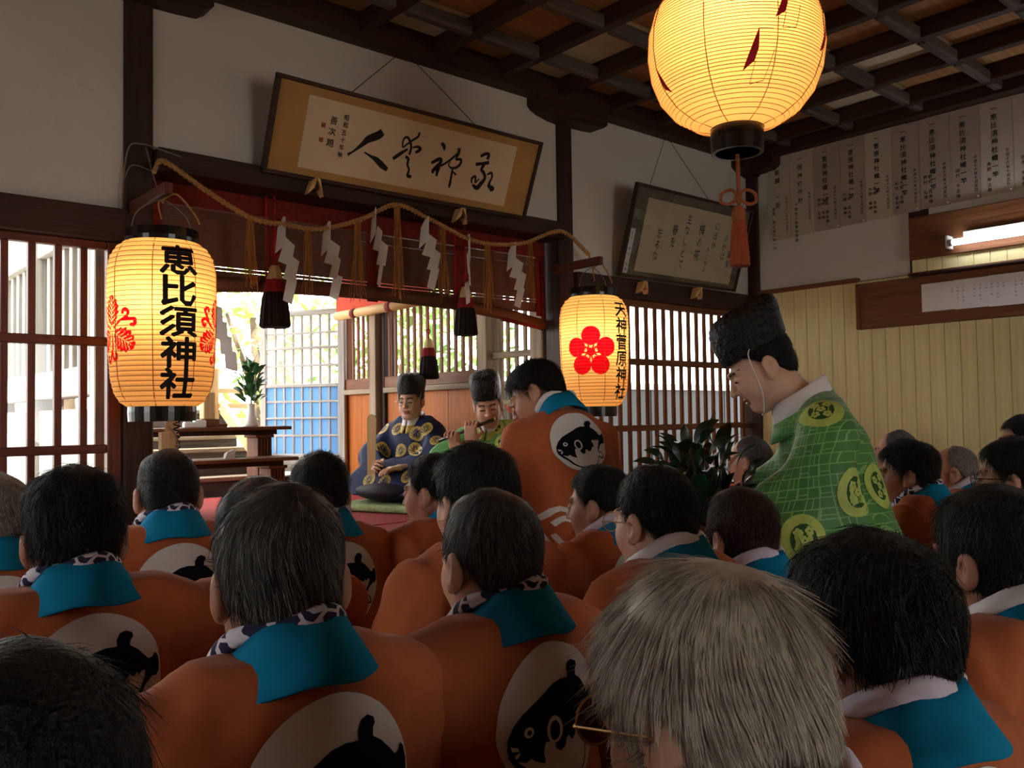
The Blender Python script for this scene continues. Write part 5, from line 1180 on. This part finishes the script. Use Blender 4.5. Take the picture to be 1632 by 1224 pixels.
# ------------------------------------------------------------------ standing man, priests
def lean_fn(ang, zh=.85, soft=.25):
    def f(V):
        V = np.array(V, float); t = np.clip((V[:, 2]-zh+soft/2)/soft, 0, 1)*ang; y = V[:, 1]; z = V[:, 2]-zh
        o = V.copy(); o[:, 1] = y*np.cos(t)+z*np.sin(t)*(z > -soft); o[:, 2] = zh-y*np.sin(t)*(z > 0)+z*np.cos(t); return o
    return f
def lean_matrix(ang, zh=.85): return Matrix.Translation((0, 0, zh))@Matrix.Rotation(-ang, 4, 'X')@Matrix.Translation((0, 0, -zh))
def place(t, Mx, x, y, az):
    """root so that the head centre (local Mx) comes to x, y; facing az"""
    a = -math.radians(az); hc = Mx@Vector((0, 0, 0)); s = t.scale[0]
    t.rotation_euler = (0, 0, a); t.location.x = x-(math.cos(a)*hc.x-math.sin(a)*hc.y)*s; t.location.y = y-(math.sin(a)*hc.x+math.cos(a)*hc.y)*s
def orient(p, d, palm):
    """hand matrix: wrist p, fingers along d, back of hand along palm"""
    d = Vector(d).normalized(); n = Vector(palm); n = (n-d*n.dot(d)).normalized(); return Matrix((d.cross(n), d, n)).transposed().to_4x4().copy() if False else Matrix.Translation(Vector(p))@Matrix((d.cross(n), d, n)).transposed().to_4x4()

# man in an orange coat bending forward before the inner hall
t = tag(empty('person', (0, 0, 0)), 'standing bowed person in an orange fish coat with white hexagon hem', 'person')
ang = .3; LM = lean_matrix(ang); lf_ = lean_fn(ang)
Hm = LM@head_matrix((0, .02, 1.575), .72, .3)
V, Q = snets(lambda P: coat_sdf(P, 2, .4, True, 1.2), (-.42, -.32, .66), (.42, .34, 1.55), .0115); V = lf_(V)
link('happi_coat', np_mesh('happi_coat', V, Q, 'orange_cloth'), t); cl = Cloth(V, Q)
up_ = (0, math.sin(ang), math.cos(ang)); dn_ = (0, math.cos(ang), -math.sin(ang)); c_ = LM@Vector((0, -.14, 1.335))
fish_print(cl, tuple(c_), .112, (1, 0, 0), up_, dn_, t, {})
hx_ = []
for cx in (-.1, .02, .14):
    for s in (1, -1):
        pts = [(-.075, .05), (-.02, .085), (.04, .05), (.075, .0)] if s == 1 else [(.06, -.04), (.0, -.09), (-.06, -.05), (-.085, .0)]
        for k in (1., .62): hx_.append([(cx+p[0]*k, .0+p[1]*k, .009) for p in pts])
mh = cl.put(*strokes_vf(hx_, 3), (0, -.14, 1.04), (1, 0, 0), (0, 0, 1), (0, 1, 0), .003, 'hexagon_print', 'emblem_white', .03); link('hexagon_print', mh, t)['kind'] = 'stuff'
cv, cq = collar_vf(.4+.02); link('collar', np_mesh('collar', lf_(cv), cq, 'teal_cloth'), t)
tv_, tf_ = towel_vf(.42, .014, 5); link('neck_towel', mesh('neck_towel', lf_(tv_), tf_, 'shirt_white', True), t)
def low(P):
    Q = P.copy(); Q[:, 0] = np.abs(P[:, 0]); d = sell(P, (0, 0, .82), (.17, .13, .14)); d = smin(d, scap(Q, (.09, 0, .8), (.1, .0, .12), .085, .06), .05); return smin(d, scap(Q, (.1, -.02, .045), (.11, .15, .035), .045, .034), .03)
V, Q = snets(low, (-.24, -.18, -.02), (.24, .24, 1.0), .018); V[:, 2] = np.maximum(V[:, 2], 0); link('trousers', np_mesh('trousers', V, Q, 'trousers_dark'), t)
def arms(P):
    Q = P.copy(); Q[:, 0] = np.abs(P[:, 0]); d = scap(Q, (.22, .1, 1.2), (.27, .2, 1.0), .055, .05); return smin(d, scap(Q, (.27, .2, 1.0), (.12, .42, 1.0), .05, .035), .03)
V, Q = snets(arms, (-.36, 0, .88), (.36, .5, 1.3), .014); link('undershirt', np_mesh('undershirt', lf_(V), Q, 'cloth_black'), t)
hv, hq, hi = HEADS['near']; tv, tq = torso_vf(); parts = [(xf(hv, Hm), hq, hi), (lf_(tv+[0, 0, .41]), tq, 0)]
for sd in (-1, 1): HV, HQ = hand(.5, -sd, .0055); parts.append((xf(HV, LM@orient((sd*.12, .42, 1.0), (-sd*.5, .8, 0), (0, 0, 1))), HQ, 0))
V, Q, I = join(parts); link('body', np_mesh('body', V, Q, ['skin', 'lip', 'brow'], I), t); h = link('hair', hair('full_black'), t); h.matrix_local = Hm
glasses(t, Hm, 'glass', 'gilt'); place(t, Hm, 2.25, 2.44, 12)

# black crinkled court hat
def hat_vf():
    V = []; n = 56; lv = [(.083, .102, -.008, .058), (.086, .106, -.01, .062), (.09, .113, -.014, .1), (.092, .117, -.018, .13), (.091, .117, -.024, .158), (.084, .109, -.03, .18), (.066, .088, -.036, .194), (.036, .05, -.038, .2), (.008, .01, -.038, .202)]
    r = np.random.default_rng(3)
    for rx, ry, yc, z in lv:
        for k in range(n):
            a = 2*PI*k/n; c, s = math.cos(a), math.sin(a); e = .85; x = rx*math.copysign(abs(c)**e, c); y = ry*math.copysign(abs(s)**e, s)
            j = r.uniform(-.0022, .0022) if z > .06 else 0; V.append((x*(1+j*12), yc+y*(1+j*10), z+.05*(yc+y+.02)*-1*(1-z/.23)*.8+j))
    Fc = [(i*n+k, i*n+(k+1) % n, (i+1)*n+(k+1) % n, (i+1)*n+k) for i in range(len(lv)-1) for k in range(n)]+[tuple((len(lv)-1)*n+k for k in range(n)), tuple(range(n))[::-1]]
    return V, Fc
HATV = hat_vf()
def hat(parent, Mx):
    o = link('court_hat', mesh('court_hat', *HATV, 'crinkle_black', True), parent); o.matrix_local = Mx
    b = B(); b.tube([(.0845*math.cos(a), -.01+.1045*math.sin(a), .064-.04*(.1*math.sin(a))) for a in np.linspace(0, 2*PI, 40)], .0025, 5); bb_ = b.build('hat_band', 'black_lacquer', o)
    b = B()
    for s in (-1, 1): b.tube(spline([(s*.082, -.02, .075), (s*.084, .022, .06), (s*.074, .035, -.01), (s*.062, .045, -.07), (s*.03, .065, -.118), (0, .07, -.124)], 5), .0022, 5)
    c = b.build('chin_cord', 'white_cord', parent, True); c.matrix_local = Mx
def medallions(cl, pts, O, dirn, r, parent, mt, mt2, n0=0):
    d = Vector(dirn).normalized(); right = d.cross(Vector((0, 0, 1))).normalized(); up = right.cross(d).normalized()
    for k, (u, v) in enumerate(pts):
        o = Vector(O)+right*u+up*v; hit = cl.bvh.ray_cast(o-d*.8, d, 1.6)
        if hit[0] is None: continue
        n = hit[1] if hit[1].dot(d) < 0 else -hit[1]; dd = (-n*.75+d*.25).normalized(); rr = dd.cross(Vector((0, 0, 1))).normalized(); uu = rr.cross(dd).normalized()
        c = link('medallion', cl.put(*loops_vf([ell2(0, 0, r*.9, r, 30)]), hit[0], rr, uu, dd, .0022, 'medallion', mt, .02), parent)
        if mt == 'gold_brocade':
            ss = [[(r*(.75*math.cos(a)-.1), r*.75*math.sin(a), r*.03), (r*(.3*math.cos(a+.7)), r*.45*math.sin(a+.7), r*.05), (r*.15*math.cos(a+1.6), r*.2*math.sin(a+1.6), r*.03)] for a in np.linspace(.2, 5.8, 9)]
            link('woven_motif', cl.put(*strokes_vf(ss, 4), hit[0], rr, uu, dd, .0034, 'woven_motif', mt2, 0), c)['kind'] = 'stuff'; continue
        link('dark_field', cl.put(*loops_vf([ell2(0, 0, r*.52, r*.64, 14)]), hit[0], rr, uu, dd, .0032, 'dark_field', mt2, .03), c)
        lv = []
        for fx2, fy2 in ((0, .0), (.2, .36), (-.24, .28), (-.2, -.34), (.26, -.3)):
            for q in range(5):
                a = q*2*PI/5+k; lv.append(ell2((fx2+.11*math.cos(a))*r, (fy2+.11*math.sin(a))*r, r*.085, r*.085, 7))
        link('flower_motif', cl.put(*loops_vf(lv), hit[0], rr, uu, dd, .0044, 'flower_motif', mt, 0), c)['kind'] = 'stuff'
def neck_ring(dz, r0, r1, h, f=None, front=.5, yo=0.):
    rows = []
    for a in np.linspace(-175, 175, 36):
        t_ = math.radians(a); g_ = (1-math.cos(t_))/2
        rows.append([((r0+(r1-r0)*u)*math.sin(t_), yo-.035-(r0+(r1-r0)*u)*math.cos(t_)+.03*g_, dz+h*(1-u)-front*h*1.6*g_) for u in (0, .5, 1)])
    V, Q = band(rows, .006); return (f(V) if f else V), Q

# standing priest in green
t = tag(empty('person', (0, 0, 0)), 'standing priest in a green robe with round medallions, black hat and lowered face', 'person')
ang = .2; LM = lean_matrix(ang, .9); lf_ = lean_fn(ang, .9)
Hm = LM@head_matrix((0, .065, 1.545), .05, .3)
def robe(P):
    Q = P.copy(); Q[:, 0] = np.abs(P[:, 0]); x, y, z = P.T
    z = z-.035; P = P-np.array([0, 0, .035]); Q = Q-np.array([0, 0, .035])
    d = scap(P, (0, -.03, .72), (0, -.02, 1.2), .2, .145, (1.05, .9, 1)); d = smin(d, scap(Q, (.03, -.04, 1.335), (.17, -.03, 1.3), .06, .066), .05)
    d = smin(d, scap(P, (0, -.03, .75), (0, -.04, .3), .2, .25), .08)
    d = smin(d, scap(Q, (.2, -.02, 1.25), (.25, .12, 1.02), .085, .11), .05); d = smin(d, scap(Q, (.25, .12, 1.02), (.12, .32, 1.06), .1, .075), .05)
    c, s = math.cos(.25), math.sin(.25); R_ = np.stack([Q[:, 0]-.255, (y-.1)*c-(z-.93)*s, (y-.1)*s+(z-.93)*c], 1); d = smin(d, sbox(R_, (0, 0, 0), (.035, .19, .25), .03), .06)
    d += .006*np.sin(20*y+5*z+2)*np.clip((1.3-z)*2, 0, 1)+.004*np.sin(34*y-12*z)+.003*np.sin(22*x+9*z)
    d = smax(d, .25-z, .01); d = smax(d, z-1.41+1.2*np.maximum(y, 0), .01); return d
V, Q = snets(robe, (-.42, -.4, .2), (.42, .48, 1.46), .0115); V = lf_(V); link('green_robe', np_mesh('green_robe', V, Q, 'green_brocade'), t); cl = Cloth(V, Q)
medallions(cl, [(-.1, .11), (.0, .25), (.07, .03), (-.08, -.09), (-.21, .02), (.05, -.2), (-.2, .2)], (0, .1, 1.12), (1, .1, 0), .066, t, 'medallion', 'green_dark'); medallions(cl, [(-.1, .05), (.1, -.08), (0, -.3)], (0, 0, 1.1), (-.1, 1, 0), .066, t, 'medallion', 'green_dark'); medallions(cl, [(-.1, .0), (.1, -.2), (.05, .1)], (0, .1, 1.1), (-1, .1, 0), .066, t, 'medallion', 'green_dark')
wp = cl.put(*loops_vf([[(-.045, -.085), (.0, -.03), (.05, -.02), (.035, .04), (-.005, .075)]]), (0, .2, 1.42), (.1, -1, 0), (0, 0, 1), (1, .1, 0), .004, 'under_robe', 'shirt_white', .02); link('under_robe', wp, t)
V, Q = neck_ring(1.395, .07, .082, .08, lf_, .5, .028); link('white_collar', np_mesh('white_collar', V, Q, 'shirt_white'), t)
V, Q = neck_ring(1.37, .08, .1, .055, lf_, .8, .028); link('robe_collar', np_mesh('robe_collar', V, Q, 'green_brocade_fine'), t)
def hak(P):
    Q = P.copy(); Q[:, 0] = np.abs(P[:, 0]); d = scap(Q, (.08, -.03, .6), (.12, -.03, .1), .14, .15); d += .006*np.sin(60*P[:, 0]); return smax(d, -P[:, 2]+.01, .01)
V, Q = snets(hak, (-.34, -.28, -.02), (.34, .22, .78), .018); V[:, 2] = np.maximum(V[:, 2], 0); link('divided_skirt', np_mesh('divided_skirt', V, Q, 'trousers_dark'), t)
hv, hq, hi = HEADS['near']; tv, tq = torso_vf(); parts = [(xf(hv, Hm), hq, hi), (lf_(tv*[.85, .75, 1]+[0, .025, .31]), tq, 0)]
for sd in (-1, 1): HV, HQ = hand(.9, -sd, .0045); parts.append((xf(HV, LM@orient((sd*.09, .38, 1.08), (-sd*.35, .8, .3), (sd*.6, 0, .8))), HQ, 0))
V, Q, I = join(parts); link('body', np_mesh('body', V, Q, ['skin_pale', 'lip', 'brow'], I), t); h = link('hair', hair('crop_black'), t); h.matrix_local = Hm
hat(t, Hm); t.scale = (1.06, 1.06, 1.06); place(t, Hm, 2.47, 1.6, -36); PRIEST = t; bpy.context.view_layer.update(); HANDS_AT = t.matrix_world@Vector((-.06, .36, 1.02))
t_sp = sprig('evergreen_branch', (0, 0, 0), 'dark evergreen branch bunch held by the standing green priest', 84, .15, .3, .095, .024, 'leaf_dark', 9)

# kneeling priests
def kneeling(label, x, y, zfloor, ztop, baz, haz, pitch, robe_mt, arms_, skin, hs, medal, motif, pts, dirs, rad_, gl=None, roll=0.):
    t = tag(empty('person', (0, 0, zfloor)), label, 'person'); s = (ztop-zfloor)/.79; t.scale = (s, s, s)
    Hm = head_matrix((0, .02, .66), -math.radians(haz-baz), pitch, roll)
    def robe(P):
        Q = P.copy(); Q[:, 0] = np.abs(P[:, 0]); x, y, z = P.T
        d = sell(P, (0, .15, .12), (.37, .34, .16)); d = smin(d, sell(P, (0, -.03, .34), (.2, .15, .28)), .07); d = smin(d, scap(Q, (.02, -.04, .5), (.15, -.03, .46), .062, .066), .05)
        for sd, ch in arms_:
            for (a, ra), (b, rb) in zip(ch[:-1], ch[1:]): d = smin(d, scap(P, (sd*a[0], a[1], a[2]), (sd*b[0], b[1], b[2]), ra, rb), .045)
        d += .005*np.sin(24*x+6*z+1)*np.sin(9*z+2)+.004*np.sin(18*(z+np.abs(x)))+.003*np.sin(50*x+20*y)
        d = smax(d, .045-z, .015); d = smax(d, z-.565+1.3*np.maximum(y, 0), .01); return d
    V, Q = snets(robe, (-.5, -.26, 0), (.5, .56, .62), .011); link('robe', np_mesh('robe', V, Q, robe_mt), t); cl = Cloth(V, Q)
    for i, dv in enumerate(dirs): medallions(cl, pts if i == 0 else [(-.15, .0), (.1, .12), (.12, -.15), (-.05, -.2)], (0, .05, .32), dv, rad_, t, medal, motif)
    V, Q = neck_ring(.525, .066, .08, .07, None, .5); link('white_collar', np_mesh('white_collar', V, Q, 'shirt_white'), t)
    V, Q = neck_ring(.5, .078, .1, .05, None, .7); link('robe_collar', np_mesh('robe_collar', V, Q, medal), t)
    def low(P): d = sell(P, (0, .14, .07), (.31, .31, .075)); return smax(d, -P[:, 2]+.004, .004)
    V, Q = snets(low, (-.35, -.2, -.02), (.35, .5, .17), .018); V[:, 2] = np.maximum(V[:, 2], 0); link('divided_skirt', np_mesh('divided_skirt', V, Q, 'dark_brocade'), t)
    hv, hq, hi = HEADS['near']; tv, tq = torso_vf(); tv = tv*[.9, .9, .55]+[0, 0, -.05]; parts = [(xf(hv, Hm), hq, hi), (tv, tq, 0)]
    return t, Hm, parts, s
def finish(t, Hm, parts, skin, hs, x, y, baz, gl=None):
    V, Q, I = join(parts); link('body', np_mesh('body', V, Q, [skin, 'lip', 'brow'], I), t); h = link('hair', hair(hs), t); h.matrix_local = Hm
    hat(t, Hm)
    if gl: glasses(t, Hm, *gl)
    place(t, Hm, x, y, baz)
def cam_dir(x, y, az):
    """horizontal direction from the hall's seats towards the figure, in its own axes"""
    v = Vector((x, y, 0)).normalized(); a = math.radians(az); return (v.x*math.cos(a)-v.y*math.sin(a), v.x*math.sin(a)+v.y*math.cos(a), -.1)
lapR = [((.17, -.02, .44), .075), ((.26, .08, .28), .11), ((.13, .24, .22), .075)]
bx_, by_ = 2.975, 4.34; k = 1/4.894
pts = [((560+cx*k-655)/265/.93, ((667-570-cy*k)/265+.53)/.93-.32) for cx, cy in ((380, 588), (262, 575), (525, 630), (255, 745), (405, 775), (520, 770), (612, 605), (690, 705), (555, 462), (155, 1005), (280, 1025))]
t, Hm, parts, s = kneeling('kneeling priest in a navy robe with gold discs holding a wooden baton', bx_, by_, .965, 1.655, 250, 236, .06, 'navy_brocade', ((1, lapR), (-1, lapR)), 'skin', 'salt', 'gold_brocade', 'navy_brocade', pts, [cam_dir(bx_, by_, 250), (.2, -1, 0)], .05)
for sd in (-1, 1): HV, HQ = hand(.8 if sd == 1 else .45, -sd, .0045); parts.append((xf(HV, orient((sd*.1, .27, .225), (-sd*.45, .8, -.05 if sd < 0 else .2), (0, 0, 1) if sd < 0 else (.9, 0, .3))), HQ, 0))
finish(t, Hm, parts, 'skin_pale', 'salt', bx_, by_, 250, ('glass', 'gilt')); BLUE = t
sh_ = tag(empty('wooden_baton', (0, 0, 0)), 'flat wooden ritual baton upright in the navy priest hand', 'baton')
b = B(); b.prism([(-.022, -.02), (-.026, .2), (-.028, .3), (-.018, .325), (0, .33), (.018, .325), (.028, .3), (.026, .2), (.022, -.02)], 0, -.004, .004); b.V = [(v[1], v[0], v[2]) for v in b.V]; b.build('blade', 'pale_wood_z', sh_)
bpy.context.view_layer.update(); sh_.matrix_world = Matrix.Translation(BLUE.matrix_world@Vector((.085, .345, .2)))@Matrix.Rotation(-math.radians(230), 4, 'Z')@Matrix.Rotation(.05, 4, 'X')
cu_ = tag(empty('floor_cushion', (BLUE.location.x, BLUE.location.y, .922), -math.radians(250)), 'pale green floor cushion under the navy priest', 'cushion')
V, Q = snets(lambda P: sbox(P, (0, .12, .022), (.27, .3, .022), .02)+.003*np.sin(40*P[:, 0])*np.sin(40*P[:, 1]), (-.32, -.24, -.02), (.32, .48, .07), .014); V[:, 2] = np.clip(V[:, 2], 0, .042); link('cushion_pad', np_mesh('cushion_pad', V, Q, 'cushion_green'), cu_)
fx_, fy_ = 2.93, 3.56
rA = [((.17, -.02, .44), .075), ((.25, .12, .34), .09), ((.16, .2, .47), .05)]; lA = [((.17, -.02, .44), .075), ((.17, .16, .33), .1), ((-.02, .22, .47), .05)]
k = 1/7.65
pts = [((700+cx*k-783)/300/.95, ((660-570-cy*k)/300+.53)/.95-.32) for cx, cy in ((425, 815), (755, 775), (590, 1075), (250, 1085), (960, 700), (430, 1180))]
t, Hm, parts, s = kneeling('kneeling priest in a green robe playing a bamboo flute', fx_, fy_, .922, 1.63, 240, 222, .28, 'green_brocade_fine', ((1, rA), (-1, lA)), 'skin_tan', 'pale_grey', 'medallion', 'green_dark', pts, [cam_dir(fx_, fy_, 240), (.2, -1, 0)], .05, None, .12)
mouth = Hm@Vector((0, .115, -.062)); fe = mouth+Vector((.31, .05, -.115)); fs = mouth-Vector((.05, .0, -.02))
d_ = (fe-fs).normalized()
for u, sd, up2 in ((.42, -1, (0, .6, .7)), (.72, 1, (.2, -.5, .8))):
    p = fs+(fe-fs)*u; HV, HQ = hand(1.15, -sd, .004); w = p+Vector((.0, -.03 if sd > 0 else .02, -.075)); parts.append((xf(HV, orient(w, (p-w)+Vector((0, .02, .04)), (0, 1 if sd < 0 else -1, .2))), HQ, 0))
finish(t, Hm, parts, 'skin', 'pale_grey', fx_, fy_, 240); FLU = t
bpy.context.view_layer.update()
fl_ = tag(empty('bamboo_flute', (0, 0, 0)), 'dark bamboo flute held sideways at the green priest mouth', 'flute'); fl_.matrix_world = FLU.matrix_world
b = B(); b.tube([fs, fe], .0095, 12); b.build('pipe', 'flute_dark', fl_, True)
for u in (.02, .25, .35, .97): b = B(); b.tube([fs+(fe-fs)*u, fs+(fe-fs)*(u+.03)], .0106, 12); b.build('binding_ring', 'gold_brocade' if u in (.02, .97) else 'black_lacquer', fl_, True)
bpy.context.view_layer.update()
t_sp.location = PRIEST.matrix_world@(LM_P := Vector((-.02, .43, 1.1))) if False else HANDS_AT; t_sp.rotation_euler = (-.25, -.3, .3)
